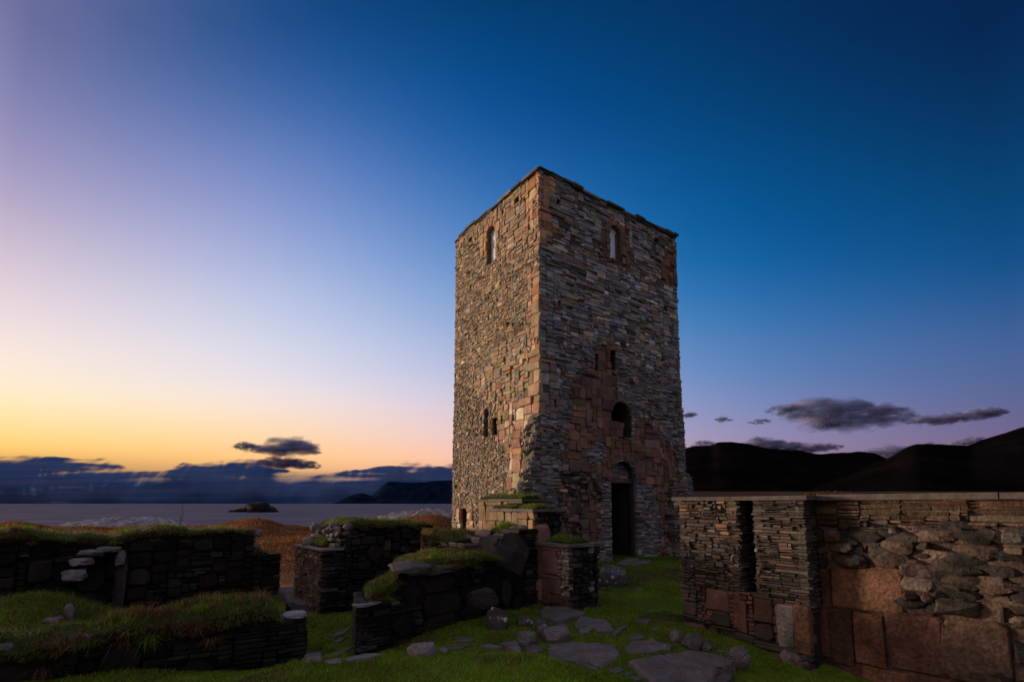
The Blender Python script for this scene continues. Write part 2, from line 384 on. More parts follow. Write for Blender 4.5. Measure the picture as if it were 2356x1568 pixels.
GREENS = np.array([(.115, .23, .008), (.15, .25, .012), (.09, .195, .007), (.19, .24, .02)])
STRAW = np.array([(.26, .19, .08), (.20, .13, .055), (.15, .085, .045)])
REDG = np.array([(.15, .06, .035), (.19, .085, .045), (.11, .05, .03)])
def blades(mb, P, length, width, lean, col, droop=.4):
    n = len(P)
    if n == 0: return
    a = rng.uniform(0, 2 * np.pi, n); side = np.stack([np.cos(a), np.sin(a), np.zeros(n)], 1) * (width / 2)[:, None]
    up = np.array([0, 0, 1.0]) + lean; up = up / np.linalg.norm(up, axis=1, keepdims=True)
    hx = lean.copy(); hx[:, 2] = 0
    mid = P + up * (length * .55)[:, None]
    tip = mid + (up * .45 + hx * droop * .8 - np.array([0, 0, 1]) * (droop * .25 * np.linalg.norm(hx, axis=1))[:, None]) * length[:, None]
    V = np.stack([P - side, P + side, mid + side * .7, mid - side * .7, tip], 1).reshape(-1, 3)
    o = np.arange(n)[:, None] * 5
    mb.add(V, [o + np.array([[0, 1, 2, 3]]), o + np.array([[3, 2, 4]])], np.repeat(col, 5, 0))
def grass_cols(n, straw=.2, red=.05, P=None, sc=1.2, seed=3):
    """patchy mix of green, straw and red grass"""
    k = rng.random(n)
    if P is not None: k = k + .8 * fbm(P[:, 0] * sc, P[:, 1] * sc, 0, 3, seed)
    C = GREENS[rng.integers(0, 4, n)].copy()
    s = k < straw; C[s] = STRAW[rng.integers(0, 3, s.sum())]
    r = k > 1 - red; C[r] = REDG[rng.integers(0, 3, r.sum())]
    return C * np.exp(rng.normal(0, .22, n))[:, None]

def turf(fr, useg, topv, n_front, n_back, thick, parent, dens=900, blade=(.05, .16), bsc=.68, straw=.2, red=.12, lip=.09, over=.07, name='turf_cap', seed=0, back_rise=0.0, hang=.3, bump=.06):
    """earth and grass cap on a wall top: topv(u) is the stone top below it, thick(u) the turf depth"""
    u0, u1 = useg; nu = max(6, int((u1 - u0) / .06)); U = np.linspace(u0, u1, nu)
    blade = (blade[0] * bsc, blade[1] * bsc); depth = n_front - n_back; nk = max(8, int(depth / .07))
    rows = []; cols = []
    tv = np.array([topv(u) for u in U]); th = np.array([thick(u) if callable(thick) else thick for u in U]) * (.85 + .9 * fbm(U * 1.7, U * 0 + 2.2, 0, 3, seed + 21))
    ed = np.minimum(1, np.minimum(U - u0, u1 - U) / .12 + .25)
    wob = over * (1 + .9 * fbm(U * 3.1, U * 0 + seed, 0, 3, seed)); lp = lip * (1 + 1.2 * fbm(U * 4.3, U * 0 + 7 + seed, 0, 3, seed + 2))
    prof = [(-.02, -1.0), (.0, -.75), (.9, -.35), (1.0, .1), (.7, .55)]
    for (ov, hz) in prof:
        nn = n_front - .03 + wob * ov; vz = tv + (lp * hz if hz < 0 else th * hz * ed)
        jn = .025 * fbm(U * 9, U * 0 + hz * 5, 0, 2, seed + 4)
        rows.append(fr.pt(U, vz + jn, nn + jn)); cols.append(np.tile(SOIL if hz < .2 else (.05, .045, .018), (nu, 1)))
    for k in range(1, nk + 1):
        f = k / nk; nn = n_front - depth * f
        hh = tv + th * ed * (.85 + .35 * math.sin(math.pi * min(1, f * 1.1))) + back_rise * f + bump * fbm(U * 2.6, U * 0 + f * depth * 2.6, 0, 4, seed + 9)
        if k == nk: hh = tv - .05 + back_rise * f
        rows.append(fr.pt(U, hh, nn)); g = fbm(U * 1.9, U * 0 + f * depth * 1.9, 0, 3, seed + 5)[:, None]
        cols.append(np.where(g > .12, (.07, .05, .025), (.04, .06, .014)) * (1 + .3 * g))
    G = np.stack(rows); C = np.stack(cols); nr = len(rows)
    I = np.arange(nr - 1)[:, None] * nu + np.arange(nu - 1)[None]
    F = np.stack([I, I + 1, I + nu + 1, I + nu], -1).reshape(-1, 4)
    mb = MB(); mb.add(G.reshape(-1, 3), [F], C.reshape(-1, 3))
    # close the two ends and the underside
    for e in (0, nu - 1):
        ring = G[:, e]; cc = ring.mean(0); k = len(ring)
        mb.add(np.concatenate([ring, cc[None]]), [np.stack([np.arange(k), (np.arange(k) + 1) % k, np.full(k, k)], 1)], np.array(SOIL))
    cap = mb.build(name, M_TURF, parent)
    n = int(dens * (u1 - u0) * (depth + .15))
    ri = rng.random(n) * (nr - 1 - 3.2) + 2.2; ci = rng.random(n) * (nu - 1)
    edge = rng.random(n) < .22; ri[edge] = rng.uniform(2.4, 4.6, edge.sum())
    a = ri.astype(int); b = ci.astype(int); fa = (ri - a)[:, None]; fb = (ci - b)[:, None]; a2 = np.minimum(a + 1, nr - 1)
    P = G[a, b] * (1 - fa) * (1 - fb) + G[a2, b] * fa * (1 - fb) + G[a, b + 1] * (1 - fa) * fb + G[a2, b + 1] * fa * fb
    kp = fbm(P[:, 0] * 2.8, P[:, 1] * 2.8, 0, 3, seed + 31) > -.16 - .5 * (rng.random(n) < .3); P = P[kp]; ri = ri[kp]; n = len(P)
    ln = rng.uniform(blade[0], blade[1], n) * (1 + .8 * fbm(P[:, 0] * 2.2, P[:, 1] * 2.2, 0, 2, seed + 3))
    lean = rng.normal(0, .35, (n, 3)); lean[:, 2] = 0; front = np.clip((5.5 - ri) / 3, 0, 1)
    lean += fr.N[None] * (front * (1.2 + hang * 2))[:, None]
    C = grass_cols(n, straw, red, P, 1.3, seed)
    gb = MB()
    for _ in range(int((u1 - u0) * 5)):
        k = int(rng.integers(40, 110)); ri_ = float(rng.choice([1.6, 3.2, 4.4, 6.0, 7.5], p=[.2, .3, .2, .15, .15])); ri_ = min(ri_, nr - 3); ci_ = rng.random() * (nu - 1.01)
        q = G[int(ri_), int(ci_)] + rng.normal(0, .035, (k, 3)) * np.array([1, 1, .4]); rim = np.clip((5.5 - ri_) / 3, 0, 1)
        l_ = rng.normal(0, .45, (k, 3)); l_[:, 2] = -.5 * rim; l_ += fr.N[None] * (rim * 1.5)
        pal = (STRAW if rng.random() < .5 else REDG) if rng.random() < .45 + .3 * rim else GREENS
        blades(gb, q, rng.uniform(.6, 1.5, k) * blade[1] * rng.uniform(.7, 1.25), rng.uniform(.004, .009, k), l_, pal[rng.integers(0, len(pal), k)] * np.exp(rng.normal(0, .25, k))[:, None] * .9, 1.2)
    blades(gb, P - np.array([0, 0, .01]), ln, rng.uniform(.004, .010, n), lean, C, droop=.9)
    g = gb.build('grass', M_GRASS, cap); g['kind'] = 'stuff'
    return cap

# ------------------------------------------------------------------ terrain
A_ = np.array([math.cos(R(35.75)), math.sin(R(35.75))]); B_ = np.array([-A_[1], A_[0]])   # axes of the ruin
def gz(x, y):
    x = np.asarray(x, float); y = np.asarray(y, float)
    z = np.zeros_like(x)
    z = z - .30 * S((x - 1.2) / 2.0) * S((7.3 - y) / 2.0)
    z = z - .14 * S((-.8 - x) / 1.0) * S((y - 5.0) / 1.0)
    z = z - .16 * S((y - 10.5) / 3) * S((-1 - x) / 3)
    # lawn mound in front
    edge = 5.55 - .26 * S((x - .1) / .6) - .10 * (x + .5) ** 2 * (x > -.5) - .06 * np.abs(x + .5) * (x <= -.5)
    z = z + .30 * S((edge + .25 - y) / .85) * S((1.35 - x) / .9) * (1 - .55 * S((-1.6 - x) / 1.2))
    # grassy bank on the left, behind the low wall
    z = z + .62 * np.exp(-((x + 6.7) / 1.25) ** 2 - ((y - 7.0) / .75) ** 2)
    z = z + .14 * fbm(x * .35, y * .35, 0, 3, 40) * S((y - 12) / 8) + .025 * fbm(x * 1.7, y * 1.7, 0, 3, 21)
    # headland hummocks
    az = x / np.maximum(y, 1)
    z = z + .75 * np.exp(-((az + .52) / .055) ** 2 - ((y - 41) / 6) ** 2) + .55 * np.exp(-((az + .99) / .05) ** 2 - ((y - 40) / 8) ** 2)
    z = z + 1.15 * np.exp(-((az + .17) / .085) ** 2 - ((y - 37) / 10) ** 2)
    # shore
    sh = 44 + 3 * fbm(x * .05, x * 0 + 3, 0, 3, 9)
    drop = S((y - sh) / 26) * S((.12 - az) / .12)
    z = z - 9.0 * drop
    far = S((y - 60) / 500) * S((az - .05) / .3)
    return z + 14 * far
def spaced(lo, hi, near, fine, grow=1.09):
    out = [0.0]; s = fine; v = 0.0
    while v < hi:
        if v > near: s *= grow
        v += s; out.append(v)
    neg = []; s = fine; v = 0.0
    while v > lo:
        if v < -near: s *= grow
        v -= s; neg.append(v)
    return np.array(neg[::-1] + out)
gx = spaced(-420, 900, 7.5, .085); gy = spaced(-60, 900, 12, .085); gy = gy
GX, GY = np.meshgrid(gx, gy); GZ = gz(GX, GY)
lawn = S((13.5 - GY + 1.5 * fbm(GX * .4, GY * .4, 0, 3, 5)) / 2.0) * S((GX + 12) / 3)
lawn = np.maximum(lawn, S((GX + 1) / 3) * S((24 - GY) / 4))
patch = fbm(GX * .9, GY * .9, 0, 4, 6)[..., None]
cg = np.array((.095, .15, .014)) * (1 + .4 * patch); cg = cg * (1 - .35 * S((GY - 8.5) / 3)[..., None]); cg = np.where(patch > .30, np.array((.06, .045, .022)), cg)  # lawn darkens towards the doorway, its shade put into the colour
hp = fbm(GX * .25, GY * .25, 0, 4, 16)[..., None]
ch = np.array((.17, .075, .028)) * (1 + .5 * hp) * (1 - .75 * S((GY - 90) / 200))[..., None] + np.where(hp > .35, np.array((.02, .03, .0)), 0)
GC = cg * lawn[..., None] + ch * (1 - lawn[..., None])
mb = MB(); ny, nx = GX.shape; I = np.arange(ny - 1)[:, None] * nx + np.arange(nx - 1)[None]
mb.add(np.stack([GX, GY, GZ], -1).reshape(-1, 3), [np.stack([I, I + 1, I + nx + 1, I + nx], -1).reshape(-1, 4)], GC.reshape(-1, 3))
tag(mb.build('ground', M_GROUND, smooth=True), 'grass and heather covered ground of the ruin and headland', 'ground', kind='structure')

def hit(x, y, dz=0.0):
    r = ray(x, y); r = r / r[1]; e = np.array([0, 0, EYE])
    Y = np.arange(2.0, 60, .02); P = e + Y[:, None] * r
    below = P[:, 2] < gz(P[:, 0], P[:, 1]) + dz
    return P[np.argmax(below)] if below.any() else P[-1]

# ------------------------------------------------------------------ sea, island, hills
m = bpy.data.materials.new('sea_water'); m.use_nodes = True; t = m.node_tree; p = t.nodes['Principled BSDF']
p.inputs['Base Color'].default_value = (.040, .031, .056, 1); p.inputs['Roughness'].default_value = .35; p.inputs['IOR'].default_value = 1.33; p.inputs['Specular IOR Level'].default_value = .10
tcx = nd(t, 'ShaderNodeTexCoord'); mp = nd(t, 'ShaderNodeMapping'); mp.inputs['Scale'].default_value = (.35, 1.0, 1); t.links.new(tcx.outputs['Object'], mp.inputs[0])
n1 = nd(t, 'ShaderNodeTexNoise'); n1.inputs['Scale'].default_value = .35; n1.inputs['Detail'].default_value = 9; n1.inputs['Roughness'].default_value = .7; t.links.new(mp.outputs[0], n1.inputs['Vector'])
n2 = nd(t, 'ShaderNodeTexNoise'); n2.inputs['Scale'].default_value = .02; n2.inputs['Detail'].default_value = 4; t.links.new(mp.outputs[0], n2.inputs['Vector'])
b = nd(t, 'ShaderNodeBump'); b.inputs['Strength'].default_value = 1.0; b.inputs['Distance'].default_value = 1.6
n3 = nd(t, 'ShaderNodeTexNoise'); n3.inputs['Scale'].default_value = .07; n3.inputs['Detail'].default_value = 5; n3.inputs['Roughness'].default_value = .75; t.links.new(mp.outputs[0], n3.inputs['Vector'])
hsum = mth(t, 'ADD', mth(t, 'ADD', n1.outputs['Fac'], mth(t, 'MULTIPLY', n3.outputs['Fac'], 5.0)), mth(t, 'MULTIPLY', n2.outputs['Fac'], 6.0)); t.links.new(hsum, b.inputs['Height'])
df = nd(t, 'ShaderNodeBsdfDiffuse'); df.inputs[0].default_value = (.060, .048, .085, 1); gl = nd(t, 'ShaderNodeBsdfGlossy'); gl.inputs['Roughness'].default_value = .38; gl.inputs[0].default_value = (.8, .8, .9, 1)
mw = nd(t, 'ShaderNodeMapping'); mw.inputs['Scale'].default_value = (.016, .030, 1); t.links.new(tcx.outputs['Object'], mw.inputs[0])
nw = nd(t, 'ShaderNodeTexNoise'); nw.inputs['Scale'].default_value = 1.0; nw.inputs['Detail'].default_value = 8; nw.inputs['Roughness'].default_value = .72; t.links.new(mw.outputs[0], nw.inputs['Vector'])
rw = nd(t, 'ShaderNodeMapRange'); rw.inputs[1].default_value = .40; rw.inputs[2].default_value = .62; t.links.new(nw.outputs['Fac'], rw.inputs[0])
cw = nd(t, 'ShaderNodeMix', data_type='RGBA'); cw.inputs['A'].default_value = (.016, .021, .052, 1); cw.inputs['B'].default_value = (.105, .082, .135, 1); t.links.new(rw.outputs[0], cw.inputs['Factor']); t.links.new(cw.outputs['Result'], df.inputs[0])
ms = nd(t, 'ShaderNodeMixShader'); ms.inputs[0].default_value = .10; t.links.new(df.outputs[0], ms.inputs[1]); t.links.new(gl.outputs[0], ms.inputs[2])
t.links.new(b.outputs[0], df.inputs['Normal']); t.links.new(b.outputs[0], gl.inputs['Normal']); t.links.new(ms.outputs[0], t.nodes['Material Output'].inputs[0]); t.nodes.remove(p)
SEA = -6.0
mb = MB(); mb.add([(-60000, 25, SEA), (60000, 25, SEA), (60000, 60000, SEA), (-60000, 60000, SEA)], [np.array([[0, 1, 2, 3]])], np.array((.03, .03, .05)))
tag(mb.build('sea', m), 'calm mauve grey sea out to the horizon', 'sea', kind='structure')

def ridge_obj(name, pts, Y, base, back, col, mat, label, cat, kind=None, amp=.04, n=140, foot=None):
    """a hill: profile traced along its skyline, real depth behind and a sloping front"""
    xs = np.linspace(pts[0][0], pts[-1][0], n); ys = np.interp(xs, [p_[0] for p_ in pts], [p_[1] for p_ in pts]) + 1.6 * fbm(xs * .045, xs * 0 + Y, 0, 4, 7)
    top = np.array([at_depth(a, b_, Y) for a, b_ in zip(xs, ys)])
    H = np.maximum(top[:, 2] - base, 1.0); nk = 16; rows = []; cs = []
    for k in range(-nk, nk + 1):
        f = k / nk; s = abs(f)
        hgt = H * (1 - s ** 1.25) * (1 + .0 * s); sc = (1 + (foot if k < 0 else back) * f / Y)
        q = top.copy(); q[:, :2] = top[:, :2] * sc
        q[:, 2] = base + hgt + H * amp * fbm(q[:, 0] / H.max() * 3, q[:, 1] / H.max() * 3, 0, 4, 3) * min(1, s * 6) * (1 - s)
        rows.append(q); cs.append(np.tile(col, (n, 1)) * (1 + .5 * fbm(q[:, 0] / H.max() * 5, q[:, 1] / H.max() * 5, 0, 3, 8)[:, None]))
    G = np.stack(rows); nr = len(rows); I = np.arange(nr - 1)[:, None] * n + np.arange(n - 1)[None]
    mb = MB(); mb.add(G.reshape(-1, 3), [np.stack([I, I + 1, I + n + 1, I + n], -1).reshape(-1, 4)], np.concatenate(cs))
    return tag(mb.build(name, mat, smooth=True), label, cat, kind=kind)
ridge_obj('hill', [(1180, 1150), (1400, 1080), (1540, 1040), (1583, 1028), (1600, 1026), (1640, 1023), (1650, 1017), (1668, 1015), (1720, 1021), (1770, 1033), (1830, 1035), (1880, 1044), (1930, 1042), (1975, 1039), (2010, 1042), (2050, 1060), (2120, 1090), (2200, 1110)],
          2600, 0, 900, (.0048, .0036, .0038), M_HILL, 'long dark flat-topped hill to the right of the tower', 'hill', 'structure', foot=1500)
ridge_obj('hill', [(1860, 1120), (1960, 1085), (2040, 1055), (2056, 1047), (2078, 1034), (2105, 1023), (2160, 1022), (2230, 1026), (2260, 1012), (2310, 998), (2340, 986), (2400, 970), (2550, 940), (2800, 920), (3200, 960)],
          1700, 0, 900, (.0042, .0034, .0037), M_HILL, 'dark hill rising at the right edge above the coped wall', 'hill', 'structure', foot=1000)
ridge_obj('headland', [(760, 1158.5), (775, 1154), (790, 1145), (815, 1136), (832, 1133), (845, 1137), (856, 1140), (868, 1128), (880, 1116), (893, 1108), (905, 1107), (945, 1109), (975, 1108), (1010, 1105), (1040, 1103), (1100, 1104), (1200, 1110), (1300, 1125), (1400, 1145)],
          9000, SEA, 3000, (.006, .012, .030), M_HILL, 'distant blue headland across the sea beside the tower', 'headland', 'structure', amp=.02, foot=700)  # blue haze of distance put into the base colour

def skerry():
    Y = 440.0; mb = MB(); c = at_depth(583, 1182, Y)
    k = Y / FPX
    for (x, y, rx, rz, s) in ((590, 1170, 30, 15, 1), (612, 1176, 26, 9, 2), (555, 1178, 20, 7, 3), (572, 1172, 14, 10, 4), (632, 1181, 10, 3, 5), (535, 1181, 12, 3, 6), (583, 1166, 16, 10, 7)):
        q = at_depth(x, y, Y); q[2] = SEA + .35 * rz * k
        lump(mb, q, (rx * k, rx * k * .7, rz * k * 1.15), (.011, .0095, .0095), s, .22, 1.3, n=(28, 16), box_=2.6, cuts=12)
    tag(mb.build('sea_rock', M_ROCK), 'black rocky islet in the sea on the left', 'islet')
skerry()

def outcrop(pts, Y, label, seed, col, tilt):
    x0, x1 = pts[0][0], pts[-1][0]; n = 130; nk = 34
    xs = np.linspace(x0, x1, n); ys = np.interp(xs, [p_[0] for p_ in pts], [p_[1] for p_ in pts])
    top = np.array([at_depth(a, b_, Y) for a, b_ in zip(xs, ys)]); base = at_depth((x0 + x1) / 2, 1230, Y)[2]
    rows = []; cs = []
    for k in range(nk + 1):
        f = k / nk * 2 - 1; s = abs(f); q = top.copy(); q[:, 1] += f * 7; q[:, 0] += f * 1.5
        H = top[:, 2] - base; ph = q[:, 0] * 1.05 + q[:, 2] * .0 + f * tilt
        saw = (ph * .8 + 2.2 * fbm(q[:, 0] * .22, q[:, 1] * .22, 0, 4, seed)) % 1.0
        q[:, 2] = base + H * (1 - s ** 2.0) - .40 * saw * (1 - s) + .30 * fbm(q[:, 0] * 1.3, q[:, 1] * 1.3, 0, 3, seed + 2)
        rows.append(q); cs.append(np.array(col) * (1 + .4 * fbm(q[:, 0] * .8, q[:, 1] * .8, 0, 3, seed + 4)[:, None]) * (1 - .55 * (saw > .75))[:, None])
    G = np.stack(rows); nr = nk + 1; I = np.arange(nr - 1)[:, None] * n + np.arange(n - 1)[None]
    mb = MB(); mb.add(G.reshape(-1, 3), [np.stack([I, I + 1, I + n + 1, I + n], -1).reshape(-1, 4)], np.concatenate(cs))
    tag(mb.build('rock_outcrop', M_ROCK), label, 'rock outcrop')
outcrop([(100, 1216), (140, 1205), (180, 1200), (240, 1193), (270, 1188), (310, 1185), (350, 1188), (375, 1198), (400, 1206), (420, 1216)], 62,
        'long pale grey slanting rock outcrop on the shore at left', 1, (.34, .31, .32), 6)
outcrop([(885, 1190), (905, 1177), (925, 1174), (960, 1171), (985, 1168), (1010, 1170), (1025, 1176), (1050, 1178), (1070, 1190)], 56,
        'low pale rock outcrop on the shore just left of the tower', 5, (.36, .30, .26), 3)

# ------------------------------------------------------------------ clouds: lumpy bodies far out, thinning to nothing at their rims
def cloud_mat(name, col, soft, ns, stretch, cut, peak=1.0):
    m = bpy.data.materials.new(name); m.use_nodes = True; t = m.node_tree; t.nodes.clear()
    out = nd(t, 'ShaderNodeOutputMaterial'); df = nd(t, 'ShaderNodeBsdfDiffuse'); df.inputs[0].default_value = (*col, 1); tr = nd(t, 'ShaderNodeBsdfTransparent'); mx = nd(t, 'ShaderNodeMixShader')
    vary = True
    lw = nd(t, 'ShaderNodeLayerWeight'); lw.inputs[0].default_value = .5
    tcx = nd(t, 'ShaderNodeTexCoord'); mp = nd(t, 'ShaderNodeMapping'); mp.inputs['Scale'].default_value = stretch; t.links.new(tcx.outputs['Object'], mp.inputs[0])
    nz = nd(t, 'ShaderNodeTexNoise'); nz.inputs['Scale'].default_value = ns; nz.inputs['Detail'].default_value = 4; nz.inputs['Roughness'].default_value = .5; t.links.new(mp.outputs[0], nz.inputs['Vector'])
    mq = nd(t, 'ShaderNodeMapping'); mq.inputs['Scale'].default_value = (stretch[0] * .4, stretch[1] * .4, stretch[2] * 1.6); t.links.new(tcx.outputs['Object'], mq.inputs[0])
    ny_ = nd(t, 'ShaderNodeTexNoise'); ny_.inputs['Scale'].default_value = ns * 1.1; ny_.inputs['Detail'].default_value = 5; t.links.new(mq.outputs[0], ny_.inputs['Vector'])
    rr = nd(t, 'ShaderNodeMapRange'); rr.inputs[1].default_value = .35; rr.inputs[2].default_value = .68; t.links.new(ny_.outputs['Fac'], rr.inputs[0])
    cm = nd(t, 'ShaderNodeMix', data_type='RGBA'); t.links.new(rr.outputs[0], cm.inputs['Factor']); cm.inputs['A'].default_value = (col[0] * .5, col[1] * .8, col[2], 1); cm.inputs['B'].default_value = (col[0] * 1.6, col[1] * 1.12, col[2] * 1.05, 1); t.links.new(cm.outputs['Result'], df.inputs[0])
    core = mth(t, 'SUBTRACT', 1.0, lw.outputs['Facing'])
    v = mth(t, 'ADD', core, mth(t, 'MULTIPLY', mth(t, 'SUBTRACT', nz.outputs['Fac'], .5), cut))
    mr = nd(t, 'ShaderNodeMapRange', interpolation_type='SMOOTHSTEP'); mr.inputs[1].default_value = .12; mr.inputs[2].default_value = .12 + soft; t.links.new(v, mr.inputs[0])
    ge = nd(t, 'ShaderNodeNewGeometry'); front = mth(t, 'SUBTRACT', 1.0, ge.outputs['Backfacing'])
    t.links.new(mth(t, 'MULTIPLY', mth(t, 'MULTIPLY', mr.outputs[0], front), peak), mx.inputs[0]); t.links.new(tr.outputs[0], mx.inputs[1]); t.links.new(df.outputs[0], mx.inputs[2]); t.links.new(mx.outputs[0], out.inputs[0])
    return m
M_CLOUD_B = cloud_mat('bank_cloud', (.085, .165, .32), .5, .0013, (.35, .35, 3.6), .85)
M_CLOUD_B = cloud_mat('bank_cloud', (.072, .145, .30), .5, .0013, (.35, .35, 3.6), 1.8)
M_CLOUD_L = cloud_mat('dusk_cloud', (.18, .23, .40), 1.0, .0050, (.5, .5, 1.5), 1.4, .50)
M_CLOUD_R = cloud_mat('grey_cloud', (.17, .205, .34), 1.0, .0055, (.5, .5, 1.6), 2.2, .45)
M_WISP = cloud_mat('wisp_cloud', (.15, .18, .30), 1.2, .012, (.7, .7, 1.3), 2.0, .42)
def cloud(pts, Y, depth, mat, label, seed, n=160, rough=.25, freq=.02):
    """pts: (x, top, bottom) along the cloud"""
    P = np.array(pts, float); xs = np.linspace(P[0, 0], P[-1, 0], n); tp = np.interp(xs, P[:, 0], P[:, 1]); bt = np.interp(xs, P[:, 0], P[:, 2])
    k = Y / FPX; m = 28; rows = []
    for i in range(n):
        mid = at_depth(xs[i], (tp[i] + bt[i]) / 2, Y); hh = (bt[i] - tp[i]) / 2 * k
        th = np.linspace(0, 2 * np.pi, m, endpoint=False)
        hn = fbm(xs[i] * freq + np.cos(th) * 2, np.sin(th) * 2 + seed, seed * 1.3, 4, seed)
        r = 1 + rough * hn * np.where(np.sin(th) > 0, 1.0, .35)
        dd = depth * min(1, hh / (14 * k))
        rows.append(np.stack([np.full(m, mid[0]), mid[1] + np.cos(th) * dd * r, mid[2] + np.sin(th) * hh * r], 1))
    G = np.stack(rows); I = np.arange(n - 1)[:, None] * m + np.arange(m)[None]; J = np.arange(n - 1)[:, None] * m + (np.arange(m)[None] + 1) % m
    mb = MB(); mb.add(G.reshape(-1, 3), [np.stack([I, J, J + m, I + m], -1).reshape(-1, 4), np.arange(m)[None], (np.arange(m) + (n - 1) * m)[None][:, ::-1]], np.array((.4, .4, .5)))
    c0 = G.reshape(-1, 3).mean(0)
    return tag(mb.build('cloud', mat, smooth=True, loc=tuple(c0)), label, 'cloud')
cloud([(-420, 1052, 1196), (-200, 1044, 1196), (-40, 1040, 1196), (60, 1044, 1196), (150, 1047, 1196), (210, 1052, 1196), (260, 1066, 1196), (330, 1078, 1196), (400, 1076, 1196), (430, 1064, 1196), (480, 1056, 1196), (540, 1054, 1196), (600, 1056, 1196), (635, 1064, 1196), (660, 1086, 1196), (700, 1096, 1196), (760, 1092, 1196), (840, 1080, 1196),
       (880, 1066, 1196), (930, 1062, 1196), (1000, 1068, 1196), (1060, 1066, 1196), (1140, 1072, 1196), (1240, 1110, 1196)], 14000, 900, M_CLOUD_B, 'long dark blue cloud bank lying on the sea horizon', 2, n=420, rough=.30, freq=.016)
def puffs(pts, Y, depth, mat, label, seed, n=None, **kw):
    """a cloud as many soft overlapping lobes"""
    g = np.random.default_rng(seed); P = np.array(pts, float); k = Y / FPX; mb = MB()
    L_ = P[-1, 0] - P[0, 0]; hm = (P[:, 2] - P[:, 1]).max(); n = n or int(np.clip(L_ / hm * 26, 22, 120))
    th = np.linspace(0, 2 * np.pi, 20, endpoint=False); ph = np.linspace(0, np.pi, 13)[1:-1]; T, Q = np.meshgrid(th, ph)
    d = np.concatenate([np.stack([np.cos(T) * np.sin(Q), np.sin(T) * np.sin(Q), np.cos(Q)], -1).reshape(-1, 3), [[0, 0, 1], [0, 0, -1]]])
    m = len(ph); I = np.arange(20); J = (I + 1) % 20; F = np.concatenate([np.stack([a * 20 + I, (a + 1) * 20 + I, (a + 1) * 20 + J, a * 20 + J], 1) for a in range(m - 1)])
    T3 = np.concatenate([np.stack([np.full(20, m * 20), I, J], 1), np.stack([np.full(20, m * 20 + 1), (m - 1) * 20 + J, (m - 1) * 20 + I], 1)])
    xs = np.linspace(P[0, 0], P[-1, 0], n) + g.normal(0, L_ / n * .8, n)
    for i, x in enumerate(np.clip(xs, P[0, 0], P[-1, 0])):
        tp, bt = np.interp(x, P[:, 0], P[:, 1]), np.interp(x, P[:, 0], P[:, 2]); hh = (bt - tp) / 2 + 1.5
        rz = max(hh * g.uniform(.24, .62), 1.9); y = (tp + bt) / 2 + (g.random() * 2 - 1) * max(hh - rz, 0) * g.choice([1.0, 1.0, 1.25]); rx = rz * g.uniform(1.4, 3.2)
        q = at_depth(x, y, Y + g.uniform(-.5, .5) * depth)
        kk = 1 + .28 * fbm(d[:, 0] * 1.6 + i * 3.7, d[:, 1] * 1.6 + seed, d[:, 2] * 1.6, 3, seed)
        mb.add(q + d * kk[:, None] * np.array([rx * k, rx * k * .8, rz * k]), [F, T3], np.array((.4, .4, .5)))
    c0 = np.concatenate(mb.V).mean(0); return tag(mb.build('cloud', mat, smooth=True, loc=tuple(c0)), label, 'cloud')
puffs([(590, 1062, 1066), (610, 1052, 1074), (650, 1049, 1078), (690, 1054, 1080), (720, 1062, 1079), (738, 1070, 1074)], 12000, 400, M_CLOUD_L, 'thin flat cloud strip below the dark oval cloud', 6)
puffs([(600, 1022, 1040), (614, 1010, 1047), (640, 1003, 1051), (675, 1003, 1053), (705, 1009, 1051), (722, 1020, 1048), (734, 1038, 1046)], 11500, 420, M_CLOUD_L, 'small dark oval cloud floating above the sea', 8)
puffs([(540, 1024, 1030), (556, 1014, 1038), (580, 1016, 1042), (604, 1030, 1044)], 11800, 150, M_WISP, 'faint wisp just left of the dark oval cloud', 9, n=60)
puffs([(1760, 944, 950), (1790, 930, 956), (1830, 924, 968), (1870, 914, 986), (1910, 906, 992), (1950, 910, 996), (1985, 918, 992), (2020, 926, 984), (2050, 926, 982), (2080, 938, 976), (2100, 946, 958)], 7000, 350, M_CLOUD_R, 'large ragged grey cloud above the hills on the right', 12, rough=.3, freq=.03)
puffs([(2072, 968, 972), (2110, 954, 980), (2160, 950, 980), (2220, 944, 974), (2270, 936, 966), (2300, 934, 956), (2318, 944, 950)], 7200, 250, M_CLOUD_R, 'long slanting grey cloud at the right edge of the sky', 14, rough=.35)
puffs([(1700, 1022, 1034), (1725, 1008, 1040), (1745, 1000, 1040), (1780, 1008, 1040), (1815, 1012, 1038), (1838, 1018, 1034)], 7400, 300, M_CLOUD_R, 'pale topped cloud peeping over the flat hill', 16)
puffs([(1820, 1026, 1040), (1850, 1016, 1044), (1890, 1016, 1042), (1940, 1024, 1030)], 7600, 250, M_CLOUD_R, 'small grey cloud tailing right above the flat hill', 17, n=80)
puffs([(1980, 1040, 1056), (2020, 1024, 1064), (2060, 1020, 1070), (2110, 1016, 1060), (2150, 1014, 1030)], 7800, 250, M_CLOUD_R, 'grey cloud filling the notch between the two hills', 18, n=80)
puffs([(2190, 1014, 1024), (2230, 1004, 1026), (2265, 1002, 1024), (2290, 1010, 1020)], 7800, 200, M_CLOUD_R, 'small grey cloud behind the rising right hill', 19, n=60)
puffs([(1572, 954, 958), (1582, 946, 962), (1600, 950, 958)], 7000, 80, M_WISP, 'tiny cloud puff touching the right edge of the tower', 20, n=40)
puffs([(1645, 964, 967), (1660, 957, 972), (1684, 964, 967)], 7000, 80, M_WISP, 'tiny cloud puff alone in the sky right of the tower', 21, n=40)
puffs([(1722, 970, 973), (1745, 963, 976), (1772, 966, 971)], 7000, 80, M_WISP, 'tiny flat cloud just left of the large ragged cloud', 22, n=40)
